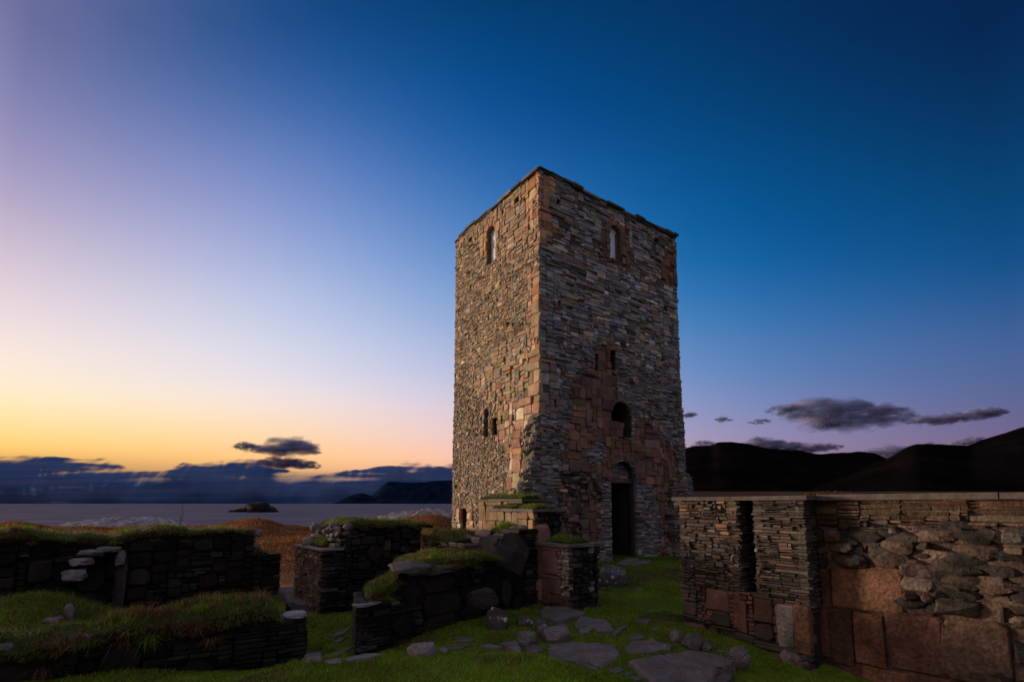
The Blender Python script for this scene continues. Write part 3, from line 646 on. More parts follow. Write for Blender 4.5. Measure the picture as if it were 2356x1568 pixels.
puffs([(1590, 1024, 1028), (1612, 1010, 1030), (1640, 1014, 1028)], 7600, 120, M_WISP, 'tiny dark cloud over the hill beside the tower', 23, n=40)

# ================================================================== TOWER
r0 = ray(1240, 392); HT = 10.0; T0 = np.array([0, 0, EYE]) + r0 / r0[2] * HT; TOP = EYE + HT
ZB = -.35
def corner_len(px, d):
    q = ray(*px); q = q / q[2] * HT; return float((q[:2] - (T0[:2])) @ d)
LW, RW = corner_len((1049, 556), B_), corner_len((1552, 548), A_)
FL = Frame((T0[0], T0[1], ZB), B_, -A_); FR_ = Frame((T0[0], T0[1], ZB), A_, -B_)
HH = TOP - ZB
tower = empty('stone_tower', (T0[0] + 1.2, T0[1] + 5.5, 0), 'tall square rubble stone tower with arched windows and dark doorway', 'tower')
SMALL = style((.11, .30), (.035, .075), .012, .011, .28, .18, .5, .007, ((TAN, 4), (WARM, 5), (GREY, 3), (DARK, .7), (BROWN, 2)), .24, gold=.02)
PEB = style((.07, .20), (.04, .085), .012, .013, .30, .2, .6, .009, ((WARM, 4), (TAN, 1.5), (GREY, 4), (DARK, .8), (BROWN, 2)), .24, gold=.045)
MID = style((.18, .55), (.07, .18), .015, .014, .20, .13, .4, .009, ((TAN, 4), (WARM, 4), (GREY, 2), (PINK, 1.0), (ORANGE, .25)), .20)
QUOIN = style((.30, .70), (.20, .42), .02, .012, .12, .09, .22, .009, ((ORANGE, 1.5), (PINK, 3), (TAN, 3)), .16)
BLOCK = style((.30, .75), (.16, .40), .02, .025, .12, .12, .22, .010, ((PINK, 3), (TAN, 3), (ORANGE, .5), (PALE, 1.2)), .18)
FLATG = style((.18, .60), (.065, .16), .016, .017, .22, .15, .45, .011, (((.255, .246, .246), 5), ((.20, .212, .235), 4), (WARM, 1.2), (DARK, 1.3), (BROWN, .7), (PALE, .3)), .30)
FINE = style((.14, .42), (.03, .065), .012, .010, .3, .18, .5, .008, (((.235, .228, .225), 5), (DARK, 2), ((.19, .20, .22), 3), (BROWN, .6)), .24, gold=.012)
GRAN = style((.26, .80), (.16, .36), .03, .022, .10, .13, .20, .011, (((.185, .105, .075), 4), ((.155, .092, .070), 4), ((.15, .11, .085), 2), ((.12, .085, .07), 1.5)), .2)
ROUGH = style((.10, .40), (.06, .22), .05, .10, .35, .25, .7, .015, ((BROWN, 3), (DARK, 3), ((.2, .11, .08), 2)), .35, bul=.25, tilt=.03)
GBLK = style((.3, .7), (.2, .36), .02, .02, .12, .1, .22, .010, (((.23, .195, .17), 3), ((.21, .155, .125), 2), ((.215, .208, .205), 3)), .16)
TS = [SMALL, PEB, MID, QUOIN, BLOCK, FLATG, FINE, GRAN, ROUGH, GBLK]
(SMALL_, PEB_, MID_, QUO_, BLK_, FLG_, FIN_, GRN_, RGH_) = range(9)

# voussoirs of the door arch and the niche arch
def voussoirs(mb, fr, c, rad, k, st, wid, a0=0.0, a1=math.pi, n0=.02):
    for i in range(k):
        aa = a0 + (a1 - a0) * (i + .06) / k; ab = a0 + (a1 - a0) * (i + .94) / k; p1 = rad; p2 = rad + wid * random.uniform(.85, 1.15)
        pr = [(c[0] + p1 * math.cos(aa), c[1] + p1 * math.sin(aa)), (c[0] + p2 * math.cos(aa), c[1] + p2 * math.sin(aa)), (c[0] + p2 * math.cos(ab), c[1] + p2 * math.sin(ab)), (c[0] + p1 * math.cos(ab), c[1] + p1 * math.sin(ab))]
        prism(mb, fr, pr, -.1, n0 + random.uniform(0, .03), np.array(random.choice(st)) * random.uniform(.75, 1.2))
# ---- left (west) face
def rect_uv(fr, x0, y0, x1, y1):
    a = fr.uv(x0, y1); b = fr.uv(x1, y0); c = fr.uv(x0, y0); d = fr.uv(x1, y1)
    us = sorted([(a[0] + c[0]) / 2, (b[0] + d[0]) / 2]); vs = sorted([(a[1] + d[1]) / 2, (b[1] + c[1]) / 2]); return us[0], us[1], vs[0], vs[1]
l_win = arch_uv(*rect_uv(FL, 1120, 521, 1140, 604)); l_slit = arch_uv(*rect_uv(FL, 1113, 938, 1124, 1005))
l_holes = [rect_uv(FL, *h) for h in ((1131, 961, 1144, 1000), (1186, 455, 1194, 468), (1079, 546, 1086, 557), (1166, 740, 1172, 751), (1058, 1168, 1074, 1236), (1046, 1115, 1052, 1123), (1153, 963, 1158, 973))]
l_polys = [
    (PEB_, FL.poly([(1040, 880), (1110, 900), (1150, 940), (1185, 1050), (1190, 1280), (1030, 1280)])),
    (MID_, FL.poly([(1040, 570), (1100, 560), (1165, 610), (1245, 540), (1245, 360), (1040, 540)])),
    (MID_, FL.poly([(1080, 860), (1130, 800), (1200, 760), (1245, 720), (1245, 930), (1150, 950), (1085, 900)])),
    (BLK_, FL.poly([(1225, 790), (1245, 790), (1245, 1150), (1165, 1150), (1175, 1030), (1140, 1010), (1150, 930), (1205, 920), (1205, 830)])),
    (QUO_, FL.poly([(1218, 400), (1245, 380), (1245, 530), (1205, 545)])),
    (QUO_, FL.poly([(1224, 620), (1245, 620), (1245, 800), (1226, 800)])),
    (QUO_, FL.poly([(1108, 540), (1152, 500), (1152, 560), (1108, 590)])),
    (BLK_, FL.poly([(1056, 1165), (1090, 1165), (1090, 1240), (1056, 1240)])),
]
LTOPB = 0.06
def grid_L(U, V, Uc, Vc):
    G = np.full(U.shape, SMALL_)
    for sid, pl in l_polys: G[inpoly(U, V, pl)] = sid
    G[inpoly(Uc, Vc, l_win) | inpoly(Uc, Vc, l_slit)] = -1
    for (a, b, c_, d_) in l_holes: G[(Uc > a) & (Uc < b) & (Vc > c_) & (Vc < d_)] = -1
    G[Uc > LW + LTOPB * (1 - Vc / HH)] = -1
    return G
mb = MB(); masonry(mb, FL, LW + .1, HH, TS, grid_L, .045, .019, mortar=(.15, .118, .088), nback=-.014)
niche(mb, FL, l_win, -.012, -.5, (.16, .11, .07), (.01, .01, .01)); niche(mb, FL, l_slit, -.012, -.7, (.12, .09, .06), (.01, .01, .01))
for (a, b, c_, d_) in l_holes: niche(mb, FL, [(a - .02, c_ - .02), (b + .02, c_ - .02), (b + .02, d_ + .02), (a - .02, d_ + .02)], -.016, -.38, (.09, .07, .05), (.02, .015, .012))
def head(mb, fr, wv, st, k=5, wid=.16, n0=.02):
    us = [q[0] for q in wv]; r_ = (max(us) - min(us)) / 2; voussoirs(mb, fr, ((max(us) + min(us)) / 2, max(q[1] for q in wv) - r_), r_, k, st, wid, n0=n0)
head(mb, FL, l_win, [(.36, .20, .10), (.33, .21, .12)], 5, .2); head(mb, FL, l_slit, [(.30, .22, .15)], 5, .13, .005)
mb.build('west_wall', M_TOWER, tower)
# ---- right (south) face
r_win = arch_uv(*rect_uv(FR_, 1403, 519, 1426, 598)); r_nic = arch_uv(*rect_uv(FR_, 1408, 924, 1452, 1006))
r_door = rect_uv(FR_, 1408, 1109, 1467, 1292); r_tym = rect_uv(FR_, 1409, 1060, 1463, 1101)
r_arch = arch_uv(r_door[0], r_door[1], r_door[2], r_tym[3], 12)
r_holes = [rect_uv(FR_, *h) for h in ((1281, 458, 1290, 470), (1506, 547, 1514, 560), (1526, 704, 1534, 714), (1273, 922, 1280, 936), (1499, 958, 1505, 967), (1282, 692, 1289, 704), (1405, 806, 1416, 850), (1370, 815, 1378, 852))]
gran = FR_.poly([(1372, 792), (1410, 788), (1414, 860), (1425, 920), (1408, 950), (1408, 1006), (1455, 1006), (1452, 960), (1480, 960), (1520, 1005), (1552, 1045), (1560, 1140), (1545, 1300), (1290, 1300), (1285, 1120), (1290, 1040), (1306, 985), (1318, 925), (1318, 880), (1352, 850), (1372, 835)])
r_polys = [
    (FIN_, FR_.poly([(1415, 830), (1480, 850), (1540, 880), (1590, 880), (1600, 1200), (1560, 1200), (1555, 1040), (1500, 960), (1430, 900)])),
    (FIN_, FR_.poly([(1300, 800), (1375, 800), (1375, 840), (1320, 880), (1310, 980), (1290, 1060), (1290, 1300), (1240, 1300), (1240, 940), (1290, 930)])),
    (9, FR_.poly([(1238, 820), (1275, 820), (1290, 930), (1275, 960), (1238, 950)])),
    (GRN_, gran),
    (RGH_, FR_.poly([(1286, 1080), (1345, 1085), (1375, 1110), (1378, 1160), (1340, 1150), (1330, 1240), (1290, 1250)])),
    (RGH_, FR_.poly([(1540, 1030), (1562, 1060), (1575, 1150), (1555, 1290), (1525, 1290), (1530, 1150), (1548, 1090)])),
    (FIN_, FR_.poly([(1350, 1015), (1385, 1008), (1390, 1060), (1368, 1075), (1348, 1050)])),
    (FIN_, FR_.poly([(1376, 1105), (1412, 1105), (1412, 1300), (1372, 1300)])),
    (FIN_, FR_.poly([(1462, 1110), (1505, 1112), (1518, 1180), (1515, 1300), (1462, 1300)])),
    (FIN_, FR_.poly([(1405, 1055), (1466, 1055), (1466, 1103), (1405, 1103)])),
    (QUO_, FR_.poly([(1240, 395), (1268, 410), (1268, 560), (1240, 560)])),
    (GRN_, FR_.poly([(1380, 540), (1400, 515), (1440, 525), (1455, 610), (1436, 620), (1425, 600), (1403, 600), (1380, 595)])),
    (GRN_, FR_.poly([(1520, 590), (1565, 560), (1565, 660), (1515, 650)])),
]
R_TOP = RW; 
def rwid(V):   # the right edge batters outwards, with the small offset two thirds down
    return RW + .02 + .11 * (1 - V / HH) + .09 * S((5.6 - V) / .6) + .06 * S((2.6 - V) / 2)
def grid_R(U, V, Uc, Vc):
    G = np.full(U.shape, FLG_)
    for sid, pl in r_polys: G[inpoly(U, V, pl)] = sid
    G[inpoly(Uc, Vc, r_win) | inpoly(Uc, Vc, r_nic)] = -1
    G[inpoly(Uc, Vc, r_arch)] = -1
    for (a, b, c_, d_) in r_holes + [r_door]: G[(Uc > a) & (Uc < b) & (Vc > c_) & (Vc < d_)] = -1
    G[Uc > rwid(Vc)] = -1
    return G
mb = MB(); masonry(mb, FR_, RW + .32, HH, TS, grid_R, .05, .022, mortar=(.085, .078, .074), nback=-.020)
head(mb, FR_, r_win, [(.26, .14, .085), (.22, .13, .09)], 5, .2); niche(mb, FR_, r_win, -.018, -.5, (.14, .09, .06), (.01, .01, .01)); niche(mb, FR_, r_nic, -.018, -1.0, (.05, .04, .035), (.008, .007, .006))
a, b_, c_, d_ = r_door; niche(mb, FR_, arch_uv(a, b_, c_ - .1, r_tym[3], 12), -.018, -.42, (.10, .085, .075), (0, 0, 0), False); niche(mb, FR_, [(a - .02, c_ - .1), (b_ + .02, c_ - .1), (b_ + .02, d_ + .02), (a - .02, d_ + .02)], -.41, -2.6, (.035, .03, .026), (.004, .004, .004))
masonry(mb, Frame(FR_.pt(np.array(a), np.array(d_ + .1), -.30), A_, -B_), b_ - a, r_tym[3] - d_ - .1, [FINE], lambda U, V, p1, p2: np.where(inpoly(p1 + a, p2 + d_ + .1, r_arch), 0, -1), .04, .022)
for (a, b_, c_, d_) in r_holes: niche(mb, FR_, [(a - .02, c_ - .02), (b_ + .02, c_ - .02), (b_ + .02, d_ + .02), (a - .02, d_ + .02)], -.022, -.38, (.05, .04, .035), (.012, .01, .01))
# fallen courses inside the niche's lower half
mb2 = mb
u0, u1, v0, v1 = rect_uv(FR_, 1408, 965, 1452, 1006)
stones(mb, FR_, [u0, u0 + .3, u0 + .05, u0 + .42], [v0, v0 + .02, v0 + .28, v0 + .3], [.32, .34, .4, .25], [.28, .28, .26, .2], GRAN, -.14)
voussoirs(mb, FR_, ((r_tym[0] + r_tym[1]) / 2, r_tym[3] - (r_tym[1] - r_tym[0]) / 2 + .02), (r_tym[1] - r_tym[0]) / 2 + .03, 13, [(.17, .10, .075), (.20, .12, .09), (.13, .10, .085)], .34)
un0, un1 = min(p_[0] for p_ in r_nic), max(p_[0] for p_ in r_nic); vn1 = max(p_[1] for p_ in r_nic)
voussoirs(mb, FR_, ((un0 + un1) / 2, vn1 - (un1 - un0) / 2), (un1 - un0) / 2 + .02, 9, [(.16, .14, .13), (.13, .12, .12)], .26, .2, 1.9)
mb.build('south_wall', M_TOWER, tower)
mb = MB(); box(mb, FR_, r_door[0] - .03, r_door[1] + .03, r_door[3] - .0, r_door[3] + .13, -.24, -.46, (.10, .09, .085), .01); mb.build('door_lintel', M_TOWER, tower)
# hidden sides and core
mb = MB(); i_ = .058
def corner(u, w, z): return np.array([T0[0], T0[1], 0]) + np.array([*(A_ * u + B_ * w), z])
cb = [corner(RW + .22, i_, ZB), corner(RW + .22, LW + .04, ZB), corner(i_, LW + .04, ZB)]; ct = [corner(RW - .02, i_, TOP - .05), corner(RW - .02, LW - .02, TOP - .05), corner(i_, LW - .02, TOP - .05)]
mb.add(np.array(cb + ct), [np.array([[0, 1, 4, 3], [1, 2, 5, 4]])], np.array((.11, .10, .09)))
mb.build('rear_wall', M_TOWER, tower)
# ragged edge stones on the far vertical edges (real stones of the hidden faces)
mb = MB(); FE = Frame(corner(RW, 0, ZB), B_, A_)
def grid_E(U, V, Uc, Vc): return np.full(U.shape, FIN_)
for lo, hi in ((0, 5.6), (5.6, 10.6), (10.6, HH)):
    off = float(rwid(np.array((lo + hi) / 2))) - RW
    masonry(mb, Frame(corner(RW + off - .02, 0, ZB + lo), B_, A_), .5, hi - lo, [style((.2, .5), (.06, .16), .0, .02, .25, .15, .5, .01, ((GREY, 1), (WARM, 1)), .2)], lambda U, V, a, b: np.zeros(U.shape, int), .06, .04, back=False)
mb.build('edge_stones', M_TOWER, tower); mb = MB()
for lo, hi in ((0, 6), (6, HH)):
    off = LTOPB * (1 - (lo + hi) / 2 / HH)
    masonry(mb, Frame(corner(0, LW + off - .02, ZB + lo), A_, B_), .5, hi - lo, [style((.15, .4), (.05, .12), .0, .015, .25, .15, .5, .01, ((GREY, 1), (WARM, 2)), .2)], lambda U, V, a, b: np.zeros(U.shape, int), .06, .04, back=False)
mb.build('edge_stones', M_TOWER, tower)
# roof of stone slabs
mb = MB(); e = .05
def eaves(fr, length, n):
    u = -.06
    while u < length + .02:
        w = min(random.uniform(.3, .85), length + .07 - u); th = random.uniform(.045, .085); ov = random.uniform(.05, .15)
        for lay in range(2):
            uu = u + random.uniform(-.03, .03); o2 = ov * .8 + (.03 if lay else -.02) + random.uniform(-.03, .03)
            z0 = HH - .03 + lay * th * .9 + random.uniform(-.012, .012)
            col = np.array(random.choice([(.06, .058, .055), (.085, .08, .075), (.045, .05, .03)])) * random.uniform(.8, 1.3)
            if random.random() < .12: col = np.array((.22, .19, .15))
            box(mb, fr, uu, uu + w * 1.02, z0, z0 + th, o2, -.6, col, .014)
        u += w
eaves(FL, LW, 0); eaves(FR_, RW, 0)
apex = corner(RW / 2, LW / 2, TOP + .75); cs = [corner(-.08, -.08, TOP + .06), corner(RW + .08, -.08, TOP + .06), corner(RW + .08, LW + .08, TOP + .06), corner(-.08, LW + .08, TOP + .06)]
cs = [corner(.02, .02, TOP + .07), corner(RW - .02, .02, TOP + .07), corner(RW - .02, LW - .02, TOP + .07), corner(.02, LW - .02, TOP + .07)]
mb.add(np.array(cs + [apex]), [np.array([[0, 1, 4], [1, 2, 4], [2, 3, 4], [3, 0, 4]])], np.array((.07, .068, .06)))
mb.build('roof', M_DARK, tower)
# window panes
mg = bpy.data.materials.new('window_glass'); mg.use_nodes = True; p = mg.node_tree.nodes['Principled BSDF']; p.inputs['Base Color'].default_value = (.52, .60, .70, 1); p.inputs['Roughness'].default_value = .12; p.inputs['Specular IOR Level'].default_value = 1.0  # sky reflection painted in as a pale blue base
for fr, wv, nm in ((FL, l_win, 'w'), (FR_, r_win, 's')):
    mb = MB(); k = len(wv); mb.add(fr.pt(np.array([q[0] for q in wv]), np.array([q[1] for q in wv]), -.13), [np.arange(k)[None]], np.array((.5, .6, .7)))
    wi = mb.build('window', mg, tower)
    us = [q[0] for q in wv]; vs = [q[1] for q in wv]; mb = MB()
    uf = max(us) if fr is FR_ else max(us)
    for uu in (min(us) + .02, max(us) - .09): box(mb, fr, uu, uu + .05, min(vs), max(vs) - .22, -.08, -.14, (.10, .075, .06))
    mb.build('frame', M_DRY, wi)
# broken stub of wall at the foot of the near corner
FS = Frame(FR_.pt(np.array(-1.0), np.array(0.0), .03), A_, -B_)
stub = FS.poly([(1243, 950), (1243, 1300), (1185, 1300), (1190, 1165), (1200, 1143), (1212, 1118), (1221, 1085), (1228, 1045), (1232, 1000), (1236, 960)])
def grid_S(U, V, Uc, Vc):
    G = np.full(U.shape, -1); G[inpoly(Uc + rng.uniform(-.015, .015, Uc.shape), Vc, stub)] = 0; return G
mb = MB(); masonry(mb, FS, 1.06, 5.2, [FINE], grid_S, .04, .022, mortar=(.085, .078, .074), nback=-.018)
prism(mb, FS, stub, -.05, -.45, (.12, .10, .08))
ed = stub[3:]
for i in range(60):
    f = random.random() * (len(ed) - 1); k = int(f); f -= k; u = ed[k][0] * (1 - f) + ed[k + 1][0] * f; v = ed[k][1] * (1 - f) + ed[k + 1][1] * f
    s_ = random.uniform(.05, .13); lump(mb, FS.pt(np.array(u - .01), np.array(v), -random.uniform(.05, .42)), (s_, s_, s_ * .7), np.array(random.choice([(.25, .22, .18), (.14, .13, .11), (.10, .12, .07), (.32, .27, .22)])), i, .3, n=(8, 6))
mb.build('wall_stub', M_TOWER, tower)

# ================================================================== ruined walls
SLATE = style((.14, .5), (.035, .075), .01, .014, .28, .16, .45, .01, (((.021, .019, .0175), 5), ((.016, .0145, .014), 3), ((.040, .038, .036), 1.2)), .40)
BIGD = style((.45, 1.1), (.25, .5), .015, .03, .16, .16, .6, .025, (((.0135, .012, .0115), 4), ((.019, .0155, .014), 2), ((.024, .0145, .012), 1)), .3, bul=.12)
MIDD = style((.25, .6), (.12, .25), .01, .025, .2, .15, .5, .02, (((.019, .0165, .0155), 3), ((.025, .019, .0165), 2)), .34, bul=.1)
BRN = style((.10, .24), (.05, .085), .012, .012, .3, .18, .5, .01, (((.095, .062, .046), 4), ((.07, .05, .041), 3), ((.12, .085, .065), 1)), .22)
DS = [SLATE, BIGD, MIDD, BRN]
def wall_core(mb, fr, prof, thick, col=(.05, .042, .036)): prism(mb, fr, prof, -.06, -thick, col)
def top_grid(top, fn):
    def g(U, V, Uc, Vc):
        T = np.vectorize(top)(Uc); G = fn(U, V); G[Vc > T] = -1; return G
    return g
def profile(top, L, step=.1, base=0.0):
    us = np.arange(0, L + 1e-6, step); us = np.append(us, L) if us[-1] < L - 1e-6 else us
    pts = [(0, base)] + [(L, base)]
    return pts + [(float(u), float(top(float(u))) - .03) for u in us[::-1]]

# ---- low wall, front left
endp = at_depth(705, 1410, 6.05); dA = np.array([.845, .535]); LA = 4.6
FA = Frame((endp[0] - dA[0] * LA, endp[1] - dA[1] * LA, -.40), dA, (dA[1], -dA[0])); HA = endp[2] + .40
wa = empty('ruined_wall', tuple(FA.pt(np.array(LA / 2), np.array(.0), -.5)), 'low dark wall with thick grassy top, nearest on the left', 'wall')
topA = lambda u: HA - .03 + .03 * math.sin(u * 5) - (.05 if u < 2.2 else 0) - .06 * max(0, math.sin(u * 3.1)) ** 2
def gA(U, V):
    G = np.zeros(U.shape, int); s = fbm(U * 1.1, V * 1.6, 0, 3, 77)
    G[(V < HA - .16) & (U < 3.5) & (s > -.1)] = 1; G[(V < HA - .1) & (U < 2.2)] = 1; return G
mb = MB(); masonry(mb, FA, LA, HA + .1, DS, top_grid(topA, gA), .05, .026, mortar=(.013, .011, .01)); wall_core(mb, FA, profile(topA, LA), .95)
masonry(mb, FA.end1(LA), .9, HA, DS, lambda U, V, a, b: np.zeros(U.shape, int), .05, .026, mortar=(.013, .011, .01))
for (u, s_) in ((LA - .12, .13), (LA - .42, .16), (LA - .62, .1), (2.0, .2), (2.6, .22), (1.1, .3)): lump(mb, FA.pt(np.array(u), np.array(HA - .01), -.06), (s_, .1, .045), (.24, .23, .24) if u > 3.5 else (.10, .095, .095), int(u * 10), .2, n=(10, 7), rot=.56)
mb.build('stonework', M_DARK, wa)
turf(FA, (-.2, LA - .28), lambda u: topA(min(max(u, 0), LA)) + .03, .03, -1.0, lambda u: .085 + .03 * math.sin(u * 2.1) + (.06 * max(0, 1 - abs(u - 3.0) / 1.4)), wa, dens=2600, blade=(.06, .17), straw=.26, red=.24, lip=.13, over=.08, seed=31, bump=.12)

# ---- long wall, back left
dC = np.array([.726, .688]); eC = at_depth(602, 1377, 10.4); LC = 5.6
FC = Frame((eC[0] - dC[0] * LC, eC[1] - dC[1] * LC, eC[2] - .12), dC, (dC[1], -dC[0])); ZC = FC.O[2]
HC = EYE - 62 * 10.4 / FPX - ZC; HC2 = EYE - 115 * 10.4 / FPX - ZC; UB = LC - .20
wc = empty('ruined_wall', tuple(FC.pt(np.array(LC / 2), np.array(0.0), -.5)), 'long dark wall with boulders and grassy top, far left against the sea', 'wall')
topC = lambda u: (HC if u < UB else HC2) + .02 * math.sin(u * 7) - .07 * max(0, math.sin(u * 2.3 + 1.2)) ** 3 - .10 * max(0, 1 - abs(u - 3.1) / .35)
def gC(U, V):
    G = np.zeros(U.shape, int); s = fbm(U * .9, V * 1.3, 0, 3, 55); G[(s > -.12) & (V < HC - .28)] = 1; G[(s < -.3) & (V < HC - .2)] = 2; G[U > LC - .12] = 0; return G
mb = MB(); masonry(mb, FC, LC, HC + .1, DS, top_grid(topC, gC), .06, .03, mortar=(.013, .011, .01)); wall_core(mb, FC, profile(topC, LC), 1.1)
FCs = Frame(FC.pt(np.array(LC), np.array(0.0), 0.0), (.5, .866), (.866, -.5)); masonry(mb, FCs, .42, HC2, [SLATE], lambda U, V, a, b: np.zeros(U.shape, int), .05, .028, mortar=(.013, .011, .01))
prism(mb, FCs, [(0, 0), (.42, 0), (.42, HC2 - .03), (0, HC2 - .03)], -.06, -.35, (.05, .045, .04))
for i in range(16): 
    s_ = random.uniform(.05, .12); lump(mb, FC.pt(np.array(UB + random.uniform(-.16, .1)), np.array(HC - random.uniform(.0, .35)), -random.uniform(0, .5)), (s_, s_, s_ * .7), np.array(random.choice([(.20, .19, .19), (.12, .11, .11)])), i + 50, .3, n=(9, 6))
mb.build('stonework', M_DARK, wc)
turf(FC, (0, UB - .05), lambda u: topC(min(u, UB - .01)), .02, -1.2, .10, wc, dens=900, blade=(.06, .15), straw=.42, red=.10, lip=.10, over=.05, seed=41, bump=.04)
turf(FC, (UB - .02, LC + .1), lambda u: HC2, .0, -.8, .10, wc, dens=1200, blade=(.06, .14), straw=.1, red=.1, lip=.04, over=.0, seed=43)
def px_stone(mb, fr, x0, y0, x1, y1, n, col, seed, dep=.3, amp=.2, flat=None, bx=7.0):
    a = fr.uv(x0, y1, n); b = fr.uv(x1, y0, n); c = fr.pt(np.array((a[0] + b[0]) / 2), np.array((a[1] + b[1]) / 2), n - dep * .3)
    lump(mb, c, (abs(b[0] - a[0]) / 2, dep, abs(b[1] - a[1]) / 2 * 1.05), col, seed, amp, 1.5, rot=math.atan2(fr.U[1], fr.U[0]), n=(26, 18), flat=flat, box_=bx)
for i, (x0, y0, x1, y1, n_) in enumerate(((224, 1254, 279, 1271, .12), (176, 1262, 241, 1283, .22), (161, 1281, 223, 1300, .30), (140, 1309, 200, 1344, .38), (261, 1266, 292, 1298, .14))):
    mb = MB(); px_stone(mb, FC, x0, y0, x1, y1, n_, (.17, .158, .165), i + 3, .22, .3); mb.build('step_stone', M_FLAG, wc)
mb = MB(); px_stone(mb, FC, 255, 1268, 296, 1420, .02, (.05, .045, .042), 8, .18, .1); mb.build('upright_stone', M_DARK, wc)

# ---- wall with pillar end, middle distance
dD = np.array([math.cos(R(40)), math.sin(R(40))]); oD = at_depth(735, 1412, 8.7); oD[2] = -.32
FD = Frame(oD, dD, (dD[1], -dD[0])); LD = 1.95
HD1 = EYE - 108 * 8.7 / FPX + .32; UD = FD.uv(784, 1230)[0]; HD2 = EYE - 55 * 9.05 / FPX + .32
wd = empty('ruined_wall', tuple(FD.pt(np.array(1.0), np.array(0.0), -.7)), 'stepped dark wall with grassy top in the middle, right of the gap to the heath', 'wall')
topD = lambda u: HD1 if u < UD else HD2
def gD(U, V):
    G = np.zeros(U.shape, int); s = fbm(U * 1.2, V * 1.5, 0, 3, 91); G[(U > .5) & (s > -.05) & (V < HD2 - .1)] = 1; G[(U > .4) & (s < -.22)] = 2; return G
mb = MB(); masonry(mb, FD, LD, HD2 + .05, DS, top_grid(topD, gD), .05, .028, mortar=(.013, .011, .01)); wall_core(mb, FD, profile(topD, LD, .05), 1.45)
masonry(mb, FD.end0(), 1.45, HD1, [BRN], lambda U, V, a, b: np.zeros(U.shape, int), .04, .028, mortar=(.035, .026, .02))
FDu = Frame(FD.pt(np.array(UD), np.array(HD1), 0.0), FD.end0().U[:2], FD.end0().N[:2])
masonry(mb, FDu, 1.3, HD2 - HD1, [style((.1, .25), (.07, .15), .02, .04, .35, .25, .8, .015, ((GREY, 2), (DARK, 2)), .3, bul=.3)], lambda U, V, a, b: np.zeros(U.shape, int), .05, .03, mortar=(.013, .011, .01))
for i in range(22):
    s_ = random.uniform(.05, .11); lump(mb, FD.pt(np.array(UD + random.uniform(-.1, .2)), np.array(HD2 + random.uniform(-.15, .05)), -random.uniform(0, 1.2)), (s_, s_, s_ * .75), np.array(random.choice([(.18, .165, .15), (.11, .10, .095)])), i + 80, .3, n=(9, 6))
lump(mb, FD.pt(np.array(.13), np.array(HD1 + .07), -1.0), (.13, .15, .13), (.15, .14, .135), 4, .2)
mb.build('stonework', M_DARK, wd)
mb = MB(); box(mb, FD, -.05, UD + .05, HD1, HD1 + .035, .04, -1.5, (.17, .155, .15), .012); mb.build('ledge_slab', M_FLAG, wd)
turf(FD, (UD + .12, LD + .25), lambda u: HD2, .03, -1.5, .10, wd, dens=1300, blade=(.05, .12), straw=.2, red=.22, lip=.05, over=.05, seed=51, bump=.05)
turf(FD, (.08, UD + .1), lambda u: HD1 + .03, -.25, -1.1, .12, wd, dens=1200, blade=(.05, .12), straw=.1, red=.1, lip=.02, over=.0, seed=53)

# ---- cross wall joining it, facing the sunset
oE = FD.pt(np.array(LD), np.array(0.0), 0.0); dE = np.array([.62, -.785])
FE2 = Frame(oE, dE, (-.785, -.62)); HE = EYE - 76 * 9.9 / FPX + .32
we = empty('ruined_wall', tuple(FE2.pt(np.array(.7), np.array(0.0), -.4)), 'short pale stone cross wall under a turf bank, behind the lintel wall', 'wall')
mb = MB(); ST_E = style((.12, .3), (.12, .26), .01, .02, .2, .15, .5, .014, (((.30, .24, .19), 2), ((.22, .19, .16), 2)), .2)
masonry(mb, FE2, 1.5, HE - .05, [ST_E], lambda U, V, a, b: np.zeros(U.shape, int), .05, .03); prism(mb, FE2, [(0, 0), (1.5, 0), (1.5, HE - .08), (0, HE - .08)], -.06, -.9, (.05, .045, .04))
mb.build('stonework', M_STONE, we)
turf(FE2, (.1, 1.0), lambda u: HE - .05, .0, -1.0, lambda u: .13 * max(0, 1 - abs(u - .45) / .6) + .05, we, dens=1800, blade=(.07, .18), straw=.15, red=.15, lip=.10, over=.06, seed=57)

# ---- front middle wall with lintel
f0 = at_depth(824, 1501, 6.33); f1 = np.array([.47, 8.98]); dF = f1 - f0[:2]; LF = float(np.linalg.norm(dF)); dF = dF / LF
FF = Frame((f0[0], f0[1], -.30), dF, (dF[1], -dF[0]), .56)
wf = empty('ruined_wall', tuple(FF.pt(np.array(1.8), np.array(0.0), -.5)), 'dark wall of big slabs with pillar end and jutting lintel stone, in front of the tower', 'wall')
tpF = FF.poly([(824, 1388), (874, 1382), (905, 1372), (918, 1352), (922, 1318), (1040, 1296), (1140, 1280), (1150, 1240), (1195, 1232), (1200, 1218), (1236, 1214)])
tu_ = [p_[0] for p_ in tpF]; tv_ = [p_[1] for p_ in tpF]
topF = lambda u: float(np.interp(u, tu_, tv_))
uF = lambda x, y: FF.uv(x, y)[0]
UP = uF(905, 1420); UL = uF(1145, 1300)
def gF(U, V):
    G = np.ones(U.shape, int); G[U < UP] = 0; s = fbm(U * 1.5, V * 2.0, 0, 3, 61); G[(s < -.28) & (U >= UP)] = 0; G[(U > uF(1192, 1300))] = 0; return G
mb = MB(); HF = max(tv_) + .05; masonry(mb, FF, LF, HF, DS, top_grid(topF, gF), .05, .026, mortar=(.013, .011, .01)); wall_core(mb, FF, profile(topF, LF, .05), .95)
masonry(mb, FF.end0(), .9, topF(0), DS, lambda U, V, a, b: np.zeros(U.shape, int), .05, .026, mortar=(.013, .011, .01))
mb.build('stonework', M_DARK, wf)
